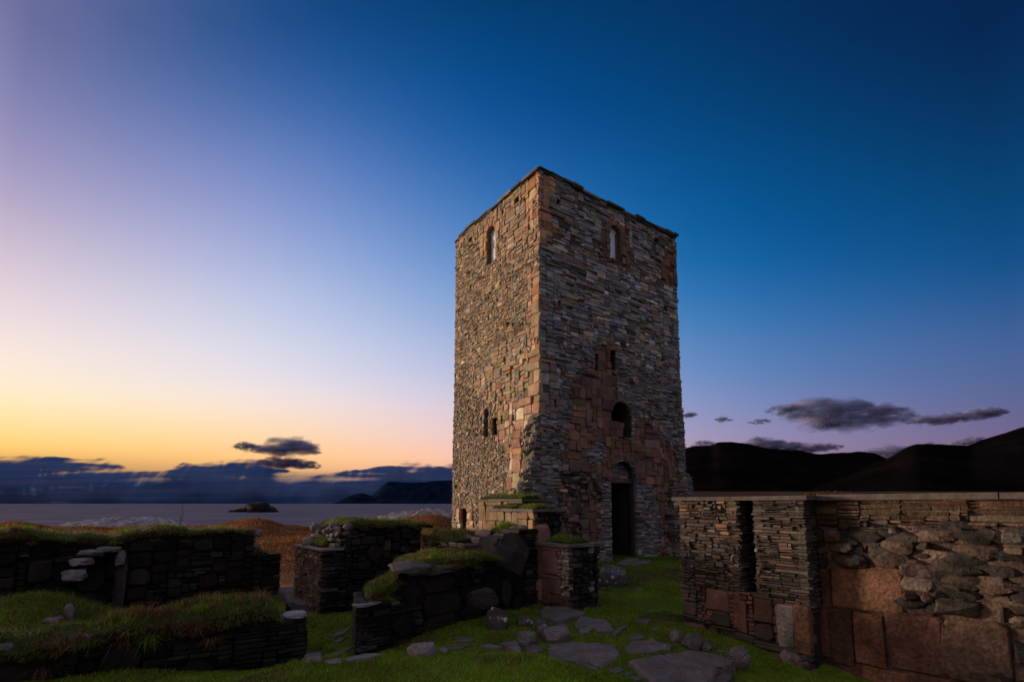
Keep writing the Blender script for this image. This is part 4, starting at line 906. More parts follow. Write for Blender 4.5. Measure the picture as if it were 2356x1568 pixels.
mb = MB(); px_stone(mb, FF, 914, 1290, 990, 1326, .10, (.085, .079, .079), 3, .2, .35, None, 14); px_stone(mb, FF, 975, 1293, 1060, 1321, .06, (.075, .062, .056), 5, .2, .3, None, 14); mb.build('lintel', M_FLAG, wf)
mb = MB(); px_stone(mb, FF, 820, 1380, 878, 1398, .03, (.17, .16, .165), 9, .10, .12); mb.build('cap_stone', M_FLAG, wf)
mb = MB(); px_stone(mb, FF, 1140, 1226, 1222, 1345, .06, (.032, .028, .026), 12, .25, .2); mb.build('upright_stone', M_DARK, wf)
mb = MB(); px_stone(mb, FF, 1078, 1348, 1140, 1410, .05, (.055, .052, .05), 15, .12, .3); mb.build('wedge_stone', M_DARK, wf)
turf(FF, (uF(935, 1290), UL - .02), lambda u: topF(u) - .02, .05, -1.3, lambda u: .09, wf, dens=2600, blade=(.05, .13), straw=.22, red=.28, lip=.12, over=.05, seed=61)
turf(FF, (uF(850, 1370), uF(930, 1340)), lambda u: topF(min(u, uF(917, 1350))) + .03 + .12 * max(0, (u - uF(880, 1370))), .0, -.85, .10, wf, dens=2600, blade=(.05, .14), straw=.1, red=.35, lip=.05, over=.0, seed=67)

# ---- turf bank filling the space between that wall and the tower
def bank():
    fr = FF; nu, nn = 70, 60; u = np.linspace(UL - .9, LF + .9, nu); n = np.linspace(-.75, -4.6, nn); U, N = np.meshgrid(u, n)
    P = fr.pt(U, U * 0, N); h = .78 + .08 * S((-N - .8) / 1.0) * S((U - UL + .4) / .8) + .06 * fbm(U * 1.8, N * 1.8, 0, 4, 3)
    h = h * S((U - (UL - .9)) / .4 + .55) * (1 - .75 * S((-N - 2.8) / 1.6)); h = h * (1 - .9 * S((U - LF - .3) / .5))
    P[..., 2] = np.maximum(h, -.3) + 0.0
    P[-1, :, 2] = -.3; P[:, -1, 2] = -.3; P[0, :, 2] -= .5; P[:, 0, 2] -= .4
    I = np.arange(nn - 1)[:, None] * nu + np.arange(nu - 1)[None]; mb = MB(); g = fbm(U * 2, N * 2, 0, 3, 12)[..., None]
    mb.add(P.reshape(-1, 3), [np.stack([I, I + 1, I + nu + 1, I + nu], -1).reshape(-1, 4)], np.where(g > .1, (.05, .035, .02), (.035, .05, .012)).reshape(-1, 3))
    o = tag(mb.build('turf_bank', M_TURF), 'grass bank between the slab wall and the tower foot', 'bank', kind='structure')
    k = 9000; a = rng.uniform(1, nn - 3, k); b = rng.uniform(1, nu - 3, k); ai = a.astype(int); bi = b.astype(int); fa = (a - ai)[:, None]; fb = (b - bi)[:, None]
    Q = P[ai, bi] * (1 - fa) * (1 - fb) + P[ai + 1, bi] * fa * (1 - fb) + P[ai, bi + 1] * (1 - fa) * fb + P[ai + 1, bi + 1] * fa * fb
    gb = MB(); ln = rng.normal(0, .4, (k, 3)); ln[:, 2] = 0; blades(gb, Q, rng.uniform(.05, .15, k), rng.uniform(.004, .009, k), ln, grass_cols(k, .15, .12, Q, 1.5, 9), .8)
    g = gb.build('grass', M_GRASS, o); g['kind'] = 'stuff'
    return P
bank()

# ================================================================== altar like ledges at the tower foot
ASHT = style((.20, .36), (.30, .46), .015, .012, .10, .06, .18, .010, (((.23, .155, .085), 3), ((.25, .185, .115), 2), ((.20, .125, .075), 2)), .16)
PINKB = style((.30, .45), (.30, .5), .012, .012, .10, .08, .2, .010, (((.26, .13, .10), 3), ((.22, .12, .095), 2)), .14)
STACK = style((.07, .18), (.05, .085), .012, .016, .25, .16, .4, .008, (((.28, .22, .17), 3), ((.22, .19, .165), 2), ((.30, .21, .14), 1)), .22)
DARKR = style((.08, .24), (.05, .14), .01, .03, .35, .25, .8, .015, (((.03, .027, .025), 3), ((.02, .0185, .018), 3), ((.09, .085, .08), .5)), .45, bul=.3)  # ledge sides turned from the sun, shade put into the stone colours
def ledge(cx, cy, Y, lenB, lenA, base, lab, lst, rst, slab_col, thk, turf_n, seed, grid_l=None, right=True):
    c = at_depth(cx, cy, Y); top = c[2]; O = (c[0], c[1], base)
    fl = Frame(O, B_, -A_); fr = Frame(O, A_, -B_); H = top - thk - base
    t_ = empty('stone_ledge', (c[0] + (A_ * lenA / 2 + B_ * lenB / 2)[0], c[1] + (A_ * lenA / 2 + B_ * lenB / 2)[1], base), lab, 'ledge')
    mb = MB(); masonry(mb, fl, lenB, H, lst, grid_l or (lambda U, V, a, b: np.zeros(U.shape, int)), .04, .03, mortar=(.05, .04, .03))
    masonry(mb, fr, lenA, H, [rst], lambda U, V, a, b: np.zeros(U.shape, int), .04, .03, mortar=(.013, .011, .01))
    prism(mb, Frame(O, A_, -B_), [(.06, 0), (lenA - .01, 0), (lenA - .01, H - .01), (.06, H - .01)], -.06, -lenB, (.05, .042, .035))
    mb.build('stonework', M_STONE, t_)
    mb = MB()
    f2 = Frame((c[0], c[1], top - thk), A_, -B_)
    u = -.07
    n = -.07; 
    pr = [(-.07, 0), (lenA + .05, 0), (lenA + .05, thk), (-.07, thk)]
    seg = 0; s0 = .07
    while s0 > -lenB - .02:
        s1 = max(s0 - random.uniform(.5, .9), -lenB - .03); box(mb, f2, -.07 - random.uniform(0, .02), lenA + .05, 0, thk, s0, s1 + .006, np.array(slab_col) * random.uniform(.85, 1.15), .008); s0 = s1
    mb.build('slab', M_FLAG, t_)
    if turf_n: turf(Frame((c[0], c[1], top), A_, -B_), (turf_n[0], turf_n[1]), lambda u: .0, turf_n[2], turf_n[3], turf_n[4], t_, dens=2200, blade=(.05, .13), straw=.06, red=.06, lip=.02, over=.03, seed=seed, hang=.1)
    return t_, fl, fr, top
def g_low(U, V, a, b):
    G = np.zeros(U.shape, int); G[(U < .20 + .05 * np.sin(V * 9)) & (V > .25)] = 1; G[V < .22] = 2; return G
PLINTH = style((.5, .9), (.2, .24), .05, .01, .2, .1, .5, .01, (((.12, .065, .05), 1),), .1)
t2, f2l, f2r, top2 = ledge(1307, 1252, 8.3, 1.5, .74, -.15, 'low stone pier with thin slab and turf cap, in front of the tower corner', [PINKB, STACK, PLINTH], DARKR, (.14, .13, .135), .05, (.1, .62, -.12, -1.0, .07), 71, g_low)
mb = MB(); px_stone(mb, f2l, 1224, 1208, 1248, 1262, -.05, (.17, .09, .07), 4, .15, .12); mb.build('upright_stone', M_STONE, t2)
lump(mb2 := MB(), Frame((f2r.O), A_, -B_).pt(np.array(.42), np.array(top2 + .15 + .06), -.35), (.10, .07, .03), (.35, .33, .33), 3, .2, n=(10, 7)); mb2.build('loose_stone', M_FLAG, t2)
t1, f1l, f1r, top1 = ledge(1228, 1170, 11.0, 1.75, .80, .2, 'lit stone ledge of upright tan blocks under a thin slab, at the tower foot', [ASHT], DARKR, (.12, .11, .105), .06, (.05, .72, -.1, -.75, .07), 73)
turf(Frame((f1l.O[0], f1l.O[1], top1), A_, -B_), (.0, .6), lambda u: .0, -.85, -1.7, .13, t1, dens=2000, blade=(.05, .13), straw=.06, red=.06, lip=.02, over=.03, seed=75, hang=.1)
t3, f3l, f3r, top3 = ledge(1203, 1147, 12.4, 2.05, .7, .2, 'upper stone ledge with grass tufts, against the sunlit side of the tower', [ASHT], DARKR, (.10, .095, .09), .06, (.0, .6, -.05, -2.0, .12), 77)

# loose rubble below the ledge
RUB = [(1110, 1228, 17), (1103, 1243, 12), (1124, 1238, 11), (1098, 1252, 10), (1118, 1252, 13), (1136, 1236, 9), (1076, 1237, 11), (1090, 1240, 9), (1151, 1240, 10), (1168, 1228, 12), (1182, 1222, 16), (1199, 1216, 13), (1130, 1250, 8), (1145, 1229, 8)]
for i, (x, y, s_) in enumerate(RUB):
    q = at_depth(x, y, 10.0 - .35 * (1 - (1252 - y) / 45) - .2); k = 9.8 / FPX
    mb = MB(); lump(mb, q, (s_ * k, s_ * k * .9, s_ * k * .68), np.array(random.choice([(.24, .18, .145), (.20, .17, .15), (.15, .13, .12), (.28, .2, .16)])), i + 11, .3, 1.5, rot=random.random() * 3, n=(11, 8))
    tag(mb.build('rubble_stone', M_STONE), 'rough rubble stone in the small heap on the turf below the lit ledge', 'stone', 'rubble stones below the ledge')
mb = MB(); q = at_depth(1175, 1236, 9.5); box(mb, Frame(q, A_, -B_), -.28, .32, 0, .06, .18, -.2, (.20, .18, .17), .02); 
gm = MB(); k = 1500; xx = rng.normal(0, .17, k); yy = rng.normal(0, .14, k); q2 = at_depth(1166, 1213, 9.9)
P = q2 + np.outer(xx, np.array([B_[0], B_[1], 0])) * 1.2 + np.outer(yy, np.array([A_[0], A_[1], 0])); P[:, 2] = q2[2] - .10 + .12 * np.exp(-(xx / .22) ** 2 - (yy / .18) ** 2)
ln = np.stack([xx * 1.5, yy * 1.5, xx * 0], 1) + rng.normal(0, .35, (k, 3)) * np.array([1, 1, 0]); blades(gm, P, rng.uniform(.08, .2, k), rng.uniform(.004, .009, k), ln, grass_cols(k, .10, .02), .9)
lump(gm, q2 - np.array([0, 0, .12]), (.34, .26, .14), (.04, .05, .014), 3, .2)
tag(gm.build('grass_tussock', M_GRASS), 'bright green grass tussock in front of the lit ledge blocks', 'grass tussock', kind='stuff')
tag(mb.build('flat_stone', M_STONE), 'flat slab lying on top of the rubble heap below the lit ledge', 'stone')

# ================================================================== right wall with coping
k0 = hit(1572, 1432); FK = Frame((k0[0], k0[1], -.75), -B_, -A_); REC = .30
wk = empty('coped_wall', tuple(FK.pt(np.array(2.5), np.array(.75), -.5)), 'long stone wall with concrete coping and narrow slot, at right', 'wall')
FK2 = Frame(FK.pt(np.array(0.0), np.array(0.0), -REC), -B_, -A_)     # recessed plane
HK = FK.uv(1562, 1151)[1]; LK = 5.6
UE = FK.uv(1858, 1300)[0]                                           # end of the projecting pier
s0, s1 = FK.uv(1699, 1250)[0], FK.uv(1738, 1250)[0]; sv = FK.uv(1715, 1360)[1]
PIER = style((.07, .20), (.032, .062), .012, .015, .24, .14, .4, .010, (((.092, .068, .055), 4), ((.062, .055, .051), 4), ((.14, .085, .056), 1.0), ((.06, .054, .052), 2)), .26)
PIERT = style((.10, .28), (.024, .048), .012, .016, .25, .14, .4, .010, (((.082, .067, .058), 4), ((.06, .054, .052), 4), ((.12, .078, .055), .8)), .26)
KBLK = style((.28, .55), (.22, .45), .02, .012, .12, .10, .22, .015, (((.15, .08, .058), 3), ((.13, .07, .053), 2)), .16, bul=.15)
KBASE = style((.3, .6), (.16, .28), .05, .025, .25, .15, .5, .015, (((.08, .06, .05), 3), ((.06, .05, .046), 2)), .2, bul=.2)
KASH = style((.45, .9), (.28, .5), .045, .014, .08, .09, .16, .020, (((.11, .05, .034), 3), ((.085, .042, .031), 3), ((.14, .072, .046), 1.5), ((.095, .058, .046), 1)), .20, bul=.01, tilt=.004)
KTHIN = style((.14, .5), (.03, .07), .035, .02, .22, .14, .4, .010, (((.095, .053, .033), 3), ((.065, .044, .032), 3), ((.052, .042, .037), 2)), .3)
KRUB = style((.10, .42), (.06, .20), .02, .06, .32, .24, .6, .02, (((.05, .036, .029), 3), ((.03, .027, .026), 3), ((.09, .06, .048), 1.4)), .35, bul=.3, tilt=.03)
KS = [PIER, PIERT, KBLK, KBASE, KASH, KTHIN, KRUB]
blk_top = FK.uv(1640, 1352)[1]; blk2_top = FK.uv(1800, 1392)[1]; base_top = FK.uv(1700, 1440)[1]; corner_u = FK.uv(1618, 1380)[0]
vb = lambda x, y: FK.uv(x, y)[1]
def g_pier(U, V, Uc, Vc):
    G = np.zeros(U.shape, int); G[U > s1] = 1
    bt = np.interp(Uc, [FK.uv(1620, 1350)[0], FK.uv(1695, 1362)[0], FK.uv(1740, 1372)[0], FK.uv(1850, 1392)[0]], [vb(1620, 1350), vb(1695, 1362), vb(1740, 1372), vb(1850, 1392)])
    bs = np.interp(Uc, [FK.uv(1575, 1405)[0], FK.uv(1640, 1432)[0], FK.uv(1760, 1468)[0], FK.uv(1860, 1500)[0]], [vb(1575, 1405), vb(1640, 1432), vb(1760, 1468), vb(1860, 1500)])
    G[(Vc < bt) & (Uc > corner_u)] = 2; G[Vc < bs] = 3
    G[(Uc > s0) & (Uc < s1) & (Vc > sv)] = -1; G[Vc > HK] = -1
    return G
mb = MB(); masonry(mb, FK, UE, HK, KS, g_pier, .028, .014, mortar=(.03, .024, .02))
for (a, b_) in ((0.0, s0), (s1, UE)): prism(mb, FK, [(a, 0), (b_, 0), (b_, HK - .005), (a, HK - .005)], -.06, -.75, (.03, .025, .022))
prism(mb, FK, [(s0 + .001, 0), (s1 - .001, 0), (s1 - .001, sv - .02), (s0 + .001, sv - .02)], -.058, -.74, (.03, .025, .022))
prism(mb, FK, [(s0 + .001, sv), (s1 - .001, sv), (s1 - .001, HK - .006), (s0 + .001, HK - .006)], -.60, -.74, (.025, .02, .018))
masonry(mb, FK.end1(UE), REC + .02, HK, [PIERT], lambda U, V, a, b: np.where(b > blk2_top - .05, 0, -1), .03, .014, mortar=(.013, .011, .01))
fs_ = Frame(FK.pt(np.array(s1), np.array(sv), 0.0), FK.end0().U[:2], FK.end0().N[:2]); masonry(mb, fs_, .55, HK - sv, [PIERT], lambda U, V, a, b: np.zeros(U.shape, int), .03, .014, back=False)
fs_ = Frame(FK.pt(np.array(s0), np.array(sv), 0.0), FK.end1(0).U[:2], FK.end1(0).N[:2]); masonry(mb, fs_, .55, HK - sv, [PIERT], lambda U, V, a, b: np.zeros(U.shape, int), .03, .014, back=False)
mb.build('pier', M_STONE, wk)
# carved jamb block, red post and rounded foot under the second pier
def one(x0, y0, x1, y1, col, name, rnd=.2, n0=.0, bul=.08, br=.05):
    q = rect_uv(FK, x0, y0, x1, y1); mb = MB(); stones(mb, FK, [q[0]], [q[2]], [q[1] - q[0]], [q[3] - q[2]], style((1, 1), (1, 1), .03, .0, .2, .16, rnd, .004, ((col, 1),), br, bul=bul, tilt=.012), n0)
    return mb.build(name, M_ASH, wk)
one(1693, 1362, 1706, 1442, (.15, .075, .05), 'red_post_stone', .1, .02); one(1790, 1392, 1832, 1490, (.23, .195, .165), 'pale_jamb_stone', .25, .02); one(1834, 1392, 1868, 1502, (.17, .085, .055), 'jamb_stone', .15, .03)
one(1800, 1492, 1850, 1528, (.17, .14, .12), 'foot_stone', .7, .05, .25); one(1812, 1516, 1884, 1566, (.105, .072, .056), 'foot_stone', .8, .04, .25)
# recessed wall
kp = lambda *pts: FK2.poly(pts)
ash_poly = kp((1870, 1306), (2050, 1325), (2065, 1340), (2082, 1410), (2150, 1420), (2290, 1470), (2320, 1500), (2345, 1800), (1820, 1800), (1840, 1300))
thin_poly = kp((1840, 1140), (2600, 1120), (2600, 1195), (2200, 1208), (2000, 1206), (1840, 1215))
def pre_k():
    out = []
    for (x0, y0, x1, y1) in ((1895, 1307, 1913, 1392), (1917, 1310, 2076, 1405), (1885, 1396, 1915, 1505), (1917, 1396, 1964, 1518), (1964, 1396, 2030, 1522), (2034, 1410, 2166, 1545), (2169, 1428, 2318, 1570), (1905, 1512, 1985, 1566), (1990, 1525, 2085, 1600), (2089, 1552, 2225, 1650), (2229, 1575, 2330, 1700)):
        a = rect_uv(FK2, x0, y0, x1, y1); out.append((a[0] - .02, a[1] + .02, a[2] - .02, a[3] + .015, 4))
    return out
pl_ = pre_k()
# square up courses between neighbouring blocks
lev = {}
def g_rec(U, V, Uc, Vc):
    G = np.full(U.shape, 6); G[inpoly(U, V, thin_poly)] = 5; G[inpoly(Uc, Vc, ash_poly)] = 4; G[Vc > HK] = -1; G[Uc < UE - .35] = -1; return G
mb = MB(); masonry(mb, FK2, LK, HK, KS, g_rec, .03, .018, pre=pl_, mortar=(.135, .092, .077), nback=-.012)
prism(mb, FK2, [(UE - .3, 0), (LK, 0), (LK, HK - .006), (UE - .3, HK - .006)], -.07, -.46, (.05, .04, .034))
for i in range(170):   # bulging boulders in the rubble panel
    x, y = random.uniform(1930, 2380), random.uniform(1205, 1420)
    u, v = FK2.uv(x, y)
    if inpoly(np.array(u), np.array(v - .12), ash_poly) or v > HK - .25: continue
    s_ = random.choice((.02, .03, .04, .06, .10, .12)) * random.uniform(.8, 1.2); lump(mb, FK2.pt(np.array(u), np.array(v), -.02), (s_ * 1.5, s_ * .75, s_ * .7), np.array(random.choice([(.034, .028, .025), (.025, .023, .023), (.05, .035, .028), (.085, .058, .046)])), i, .3, 1.7, rot=math.atan2(-B_[1], -B_[0]), n=(18, 12), cuts=11)
mb.build('stonework', M_ASH, wk)
# coping
mb = MB(); u = -.10; segs = [(-.10, s1 - .3), (s1 - .3, UE + .06), (UE + .06, UE + 1.7), (UE + 1.7, LK)]
for i, (a, b_) in enumerate(segs):
    n1_ = .05 if i < 2 else -REC + .09
    box(mb, FK, a + .004, b_ - .004, HK, HK + .055 + (.012 if i > 1 else 0) , n1_, -.85, np.array((.08, .068, .065)) * (1 + .03 * i), .004)
mb.build('coping', M_COPE, wk)

# heather clumps rooted on the coping
for (x0, x1, y, h, lab) in ((1858, 1962, 1137, 10, 'ragged brown heather clump growing on the wall coping'),):
    mb = MB(); k = 900 if x1 - x0 > 50 else 260
    a = FK.uv(x0, y, -.6)[0]; b_ = FK.uv(x1, y, -.6)[0]; U = rng.uniform(a, b_, k); N = -.6 + rng.normal(0, .07, k)
    P = FK.pt(U, np.full(k, HK + .06), N); ln = rng.normal(0, .8, (k, 3)); ln[:, 2] = 0
    blades(mb, P, rng.uniform(.03, .075, k) * h / 10 * (1.2 - .8 * np.abs((U - a) / (b_ - a) - .5)), rng.uniform(.006, .014, k), ln, np.array([(.10, .05, .03), (.14, .08, .04), (.06, .06, .025)])[rng.integers(0, 3, k)], .5)
    tag(mb.build('heather_clump', M_GRASS), lab, 'plant')

# stub of wall beyond, seen between tower and coped wall
mb = MB(); q = at_depth(1583, 1157, 15.2); FM = Frame((q[0], q[1], -.3), A_, -B_); HM = EYE + 60 * 15.2 / FPX + .3
masonry(mb, FM, .30, HM, [style((.12, .28), (.06, .12), .01, .02, .25, .15, .5, .01, (((.13, .125, .12), 2), ((.10, .10, .10), 2)), .25)], lambda U, V, a, b: np.zeros(U.shape, int), .05, .04)
prism(mb, FM, [(0, 0), (.3, 0), (.3, HM), (0, HM)], -.06, -.5, (.06, .055, .05))
masonry(mb, FM.end0(), .5, HM, [FINE], lambda U, V, a, b: np.zeros(U.shape, int), .05, .04)
lump(mb, FM.pt(np.array(.15), np.array(HM + .03), -.2), (.2, .2, .1), (.07, .08, .03), 5, .3)
tag(mb.build('stone_pillar', M_STONE), 'thin pillar of stacked stones standing beside the tower behind the coped wall', 'pillar')

# ================================================================== threshold slabs, flagstones and boulders
FLAGPOLY = []
def slab(pts, label, th=.05, col=(.16, .14, .14), seed=0, mat=None, cat='flagstone', dz=None, name='flagstone', relief=.010):
    th = th * .62; P = [hit(x, y, th) for x, y in pts] if dz is None else [np.array([0, 0, EYE]) + ray(x, y) * ((dz - EYE) / ray(x, y)[2]) for x, y in pts]
    P = np.array(P); FLAGPOLY.append(P[:, :2].copy()); c = P[:, :2].mean(0)
    ring = []
    for i in range(len(P)):
        a, b = P[i], P[(i + 1) % len(P)]; d = np.linalg.norm(b[:2] - a[:2]); k = max(1, int(d / .05))
        for j in range(k):
            f = j / k; q = a * (1 - f) + b * f; nrm = np.array([b[1] - a[1], a[0] - b[0]]) / max(d, 1e-6)
            q = q.copy(); q[:2] += nrm * rng.normal(0, min(.008, d * .04)); ring.append(q)
    ring = np.array(ring); n = len(ring); nr = 9
    # a plane through the corners keeps the slab flat and lying on the ground
    A = np.c_[P[:, :2] - c, np.ones(len(P))]; co = np.linalg.lstsq(A, P[:, 2], rcond=None)[0]
    pl = lambda q: (q - c) @ co[:2] + co[2]
    V = []; 
    d2 = ring[:, :2] - c; rr = np.linalg.norm(d2, axis=1).mean()
    for s_, z in ((1.06, -th - .14), (1.02, -.35 * th), (1.0, -.14 * th)): q = c + d2 * s_; V.append(np.c_[q, pl(q) + z])
    for k in range(nr - 1):
        s_ = (1 - .035 / rr) * (1 - (k / (nr - 1)) ** 1.0) if k else (1 - .03 / max(rr, .06)); s_ = max(s_, .02); q = c + d2 * s_
        V.append(np.c_[q, pl(q) + relief * fbm(q[:, 0] * 4, q[:, 1] * 4, 0, 4, seed) * (1 if rr > .15 else .6) + relief * .7 * np.tanh(5 * vnoise(q[:, 0] * 2.2, q[:, 1] * 2.2, 0, seed + 5)) * (rr > .25)])
    V.append(np.array([[c[0], c[1], pl(c)]])); m_ = len(V) - 1
    I = np.arange(n); J = (I + 1) % n; F = np.concatenate([np.stack([r_ * n + I, r_ * n + J, (r_ + 1) * n + J, (r_ + 1) * n + I], 1) for r_ in range(m_ - 1)])
    T = np.stack([(m_ - 1) * n + I, (m_ - 1) * n + J, np.full(n, m_ * n)], 1)
    mb = MB(); mb.add(np.concatenate(V), [F, T], np.array(col)); return tag(mb.build(name, mat or M_FLAG, loc=(c[0], c[1], pl(c) - th)), label, cat)
def z6(*pts): return [((1250 + x / 4.2836) * .9424, (1300 + y / 4.2836) * .9424) for x, y in pts]
def z5(*pts): return [((700 + x / 2.945) * .9424, (1150 + y / 2.945) * .9424) for x, y in pts]
G1_ = (.125, .108, .102); G2_ = (.10, .09, .086); G3_ = (.145, .132, .127)
slab(z6((405, 1160), (500, 1142), (640, 1135), (900, 1145), (1070, 1165), (1095, 1215), (1110, 1270), (1040, 1350), (930, 1400), (800, 1345), (600, 1325), (480, 1322), (390, 1300)), 'broad flat grey flagstone with a lichen spot, centre of the paving', .06, G1_, 1, dz=float(hit(*z6((760, 1180))[0])[2]) + .03)
slab(z6((655, 1343), (790, 1357), (905, 1412), (870, 1424), (760, 1395), (690, 1375)), 'narrow sliver of stone along the lower edge of the broad flagstone', .03, G2_, 2)
slab(z6((1225, 1340), (1360, 1315), (1500, 1290), (1690, 1255), (1880, 1215), (2100, 1240), (2310, 1300), (2320, 1400), (2150, 1450), (2070, 1559), (2040, 1680), (1700, 1760), (1560, 1640), (1500, 1559), (1400, 1480), (1330, 1440), (1290, 1385)), 'largest flagstone, cracked, at the foot of the right wall', .10, G1_, 3, relief=.016)
slab(z6((2095, 1559), (2160, 1478), (2300, 1415), (2312, 1470), (2275, 1559), (2200, 1660), (2080, 1680)), 'broken flagstone piece beside the largest cracked flagstone', .07, G2_, 4)
slab(z6((1175, 1200), (1225, 1160), (1270, 1122), (1400, 1127), (1460, 1080), (1560, 1140), (1680, 1160), (1660, 1205), (1450, 1240), (1260, 1235)), 'peaked flat stone just above the largest flagstone', .06, G1_, 5)
slab(z6((660, 935), (700, 885), (740, 860), (860, 890), (980, 900), (1040, 950), (1050, 1010), (900, 1025), (850, 980), (770, 970), (700, 985), (668, 1000)), 'angular flagstone with a notched lower edge, below the turf capped pier', .07, G1_, 6)
slab(z6((695, 990), (760, 978), (830, 988), (840, 1005), (740, 1052), (705, 1022)), 'small wedge stone tucked under the notched flagstone', .05, G3_, 7)
slab(z6((300, 810), (340, 760), (450, 758), (560, 770), (770, 825), (660, 860), (510, 910), (400, 880), (310, 850)), 'thick slant-edged slab leaning at the foot of the turf capped pier', .12, G2_, 8)
slab(z6((1040, 1052), (1090, 1000), (1160, 970), (1225, 955), (1150, 1010), (1090, 1062)), 'slim pointed stone with white tip in the grass', .04, G2_, 13)
slab(z6((1180, 1095), (1260, 1070), (1340, 1047), (1400, 1080), (1320, 1110)), 'dull flat stone half sunk in grass, left of the small upright block', .02, G2_, 14)
slab(z6((1270, 900), (1400, 890), (1480, 910), (1400, 935), (1300, 930)), 'flat stone in the lawn, farthest of those below the doorway path', .02, G2_, 15)
slab(z6((1430, 990), (1500, 975), (1530, 1005), (1500, 1025)), 'little flat stone in the grass near the pier base of the right wall', .02, G2_, 16)
slab(z6((1000, 1440), (1090, 1395), (1180, 1430), (1090, 1460)), 'dark flat stone below the tip of the broad flagstone', .03, G2_, 17)
slab(z6((1160, 1475), (1230, 1440), (1275, 1460), (1220, 1480)), 'tiny flat stone left of the largest flagstone', .03, G2_, 18)
slab(z6((1240, 1512), (1370, 1460), (1390, 1500), (1310, 1535)), 'flat triangular stone at the lower left of the largest flagstone', .04, G2_, 19)
slab(z6((1290, 572), (1350, 570), (1362, 590), (1310, 594)), 'tiny pale stone in the lawn before the doorway', .02, G2_, 20)
slab(z6((1095, 310), (1200, 265), (1320, 262), (1322, 288), (1250, 300), (1300, 326), (1150, 326)), 'pale threshold slab in front of the tower doorway', .05, G3_, 21, cat='threshold')
slab(z6((1290, 288), (1452, 286), (1440, 312), (1315, 326), (1265, 303)), 'thin flat slab right of the doorway threshold slab', .03, G3_, 24)
slab(z6((135, 1192), (230, 1150), (350, 1210), (250, 1250), (150, 1240)), 'rounded flat stone at the left end of the broad flagstone', .04, G2_, 22)
slab(z5((1510, 1215), (1660, 1200), (1690, 1300), (1590, 1288), (1560, 1262)), 'flat stone at the edge of the lawn mound, left of the rounded one', .04, G1_, 23)
slab(z6((2120, 1222), (2180, 1205), (2250, 1230), (2180, 1250)), 'small flat stone at the base course of the right wall', .03, G2_, 25)
slab(z5((405, 1330), (560, 1303), (695, 1300), (600, 1345), (440, 1365)), 'long flat stone at the foot of the pillar end wall', .04, G3_, 26)
slab(z5((270, 1352), (385, 1335), (395, 1370), (300, 1378)), 'pale flat stone at the lawn edge, left of the long flat stone', .04, G3_, 27)
slab(z5((140, 1300), (245, 1290), (250, 1357), (140, 1362)), 'square flagstone in the passage beside the low left wall', .04, G3_, 28)
slab(z5((250, 1328), (330, 1298), (400, 1275), (480, 1257), (420, 1290), (330, 1310)), 'long diagonal flagstone in the passage between the left walls', .04, G3_, 29)
slab(z5((340, 1215), (380, 1195), (430, 1185), (410, 1205), (370, 1225)), 'small flagstone farthest back in the passage', .03, G2_, 30)
slab(z5((300, 1180), (400, 1130), (470, 1110), (430, 1150), (350, 1180)), 'dark flagstone at the back of the passage beneath the stepped wall', .03, G2_, 36)
slab(z5((1085, 1282), (1140, 1250), (1240, 1245), (1340, 1243), (1200, 1272)), 'dark low stone showing along the lawn crest', .04, G2_, 31)
slab(z5((1385, 1247), (1460, 1232), (1560, 1258), (1440, 1256)), 'pale edge stone along the lawn crest, right of the dark low one', .05, G3_, 32)
slab(z5((1205, 1190), (1320, 1185), (1342, 1210), (1222, 1216)), 'dark flat stone at the base of the slab wall', .04, G2_, 33)
# two slabs forming the sill of the gap
slab([(641, 1351), (676, 1348), (692, 1356), (664, 1361), (642, 1359)], 'pale sill slab in the gap between the two back walls', .08, G2_, 34, dz=.02, cat='sill slab')
slab([(652, 1364), (690, 1357), (727, 1384), (690, 1388), (668, 1389)], 'dark broad step slab in front of the gap to the heath', .10, (.09, .082, .08), 35, dz=.0, cat='step slab')

def boulder(x0, x1, yt, yb, label, col=(.13, .12, .12), seed=0, mat=None, flat=None, amp=.28, name='boulder', deep=.8, sink=.3):
    q = hit((x0 + x1) / 2, yb); k = q[1] / FPX; w = (x1 - x0) / 2 * k; h = (yb - yt) * k
    c = (q[0], q[1] + w * deep * .55, gz(q[0], q[1]) + h * (.5 - sink / 2)); mb = MB()
    lump(mb, c, (w, w * deep, h * .56 + sink * h * .3), np.array(col) * .82, seed, amp, 1.5, rot=random.uniform(-.4, .4), n=(34, 24), flat=flat, box_=3.6 if name == 'stone' else 2.8, cuts=18 if name == 'stone' else 12)
    FLAGPOLY.append(np.array([(c[0] - w * .8, c[1] - w * deep * .7), (c[0] + w * .8, c[1] - w * deep * .7), (c[0] + w * .8, c[1] + w * deep * .7), (c[0] - w * .8, c[1] + w * deep * .7)]))
    return tag(mb.build(name, mat or M_FLAG, loc=c), label, 'boulder' if name == 'boulder' else 'stone')
boulder(1368, 1443, 1297, 1348, 'rounded boulder speckled with white lichen, on the lawn near the doorway', (.10, .09, .09), 3, M_LICH, amp=.12)
boulder(937, 1008, 1478, 1510, 'pale domed boulder at the lawn crest, below the slab wall', (.21, .19, .19), 5, amp=.25, sink=.8)
boulder(1008, 1030, 1490, 1502, 'small pale stone just right of the domed boulder', (.19, .175, .18), 6, name='stone')
boulder(1682, 1730, 1495, 1545, 'round whitish lichen covered stone on the largest flagstone', (.13, .12, .12), 8, M_LICH, amp=.2, sink=.02)
boulder(1544, 1574, 1450, 1478, 'small upright block in the grass left of the right wall', (.16, .14, .13), 29, name='stone', amp=.35, deep=.7)
boulder(1574, 1618, 1460, 1494, 'dark rounded stone at the left foot of the right wall', (.10, .09, .088), 11, amp=.15)
boulder(1612, 1642, 1480, 1497, 'small grey stone beside the dark rounded foot stone', (.13, .12, .115), 12, name='stone')
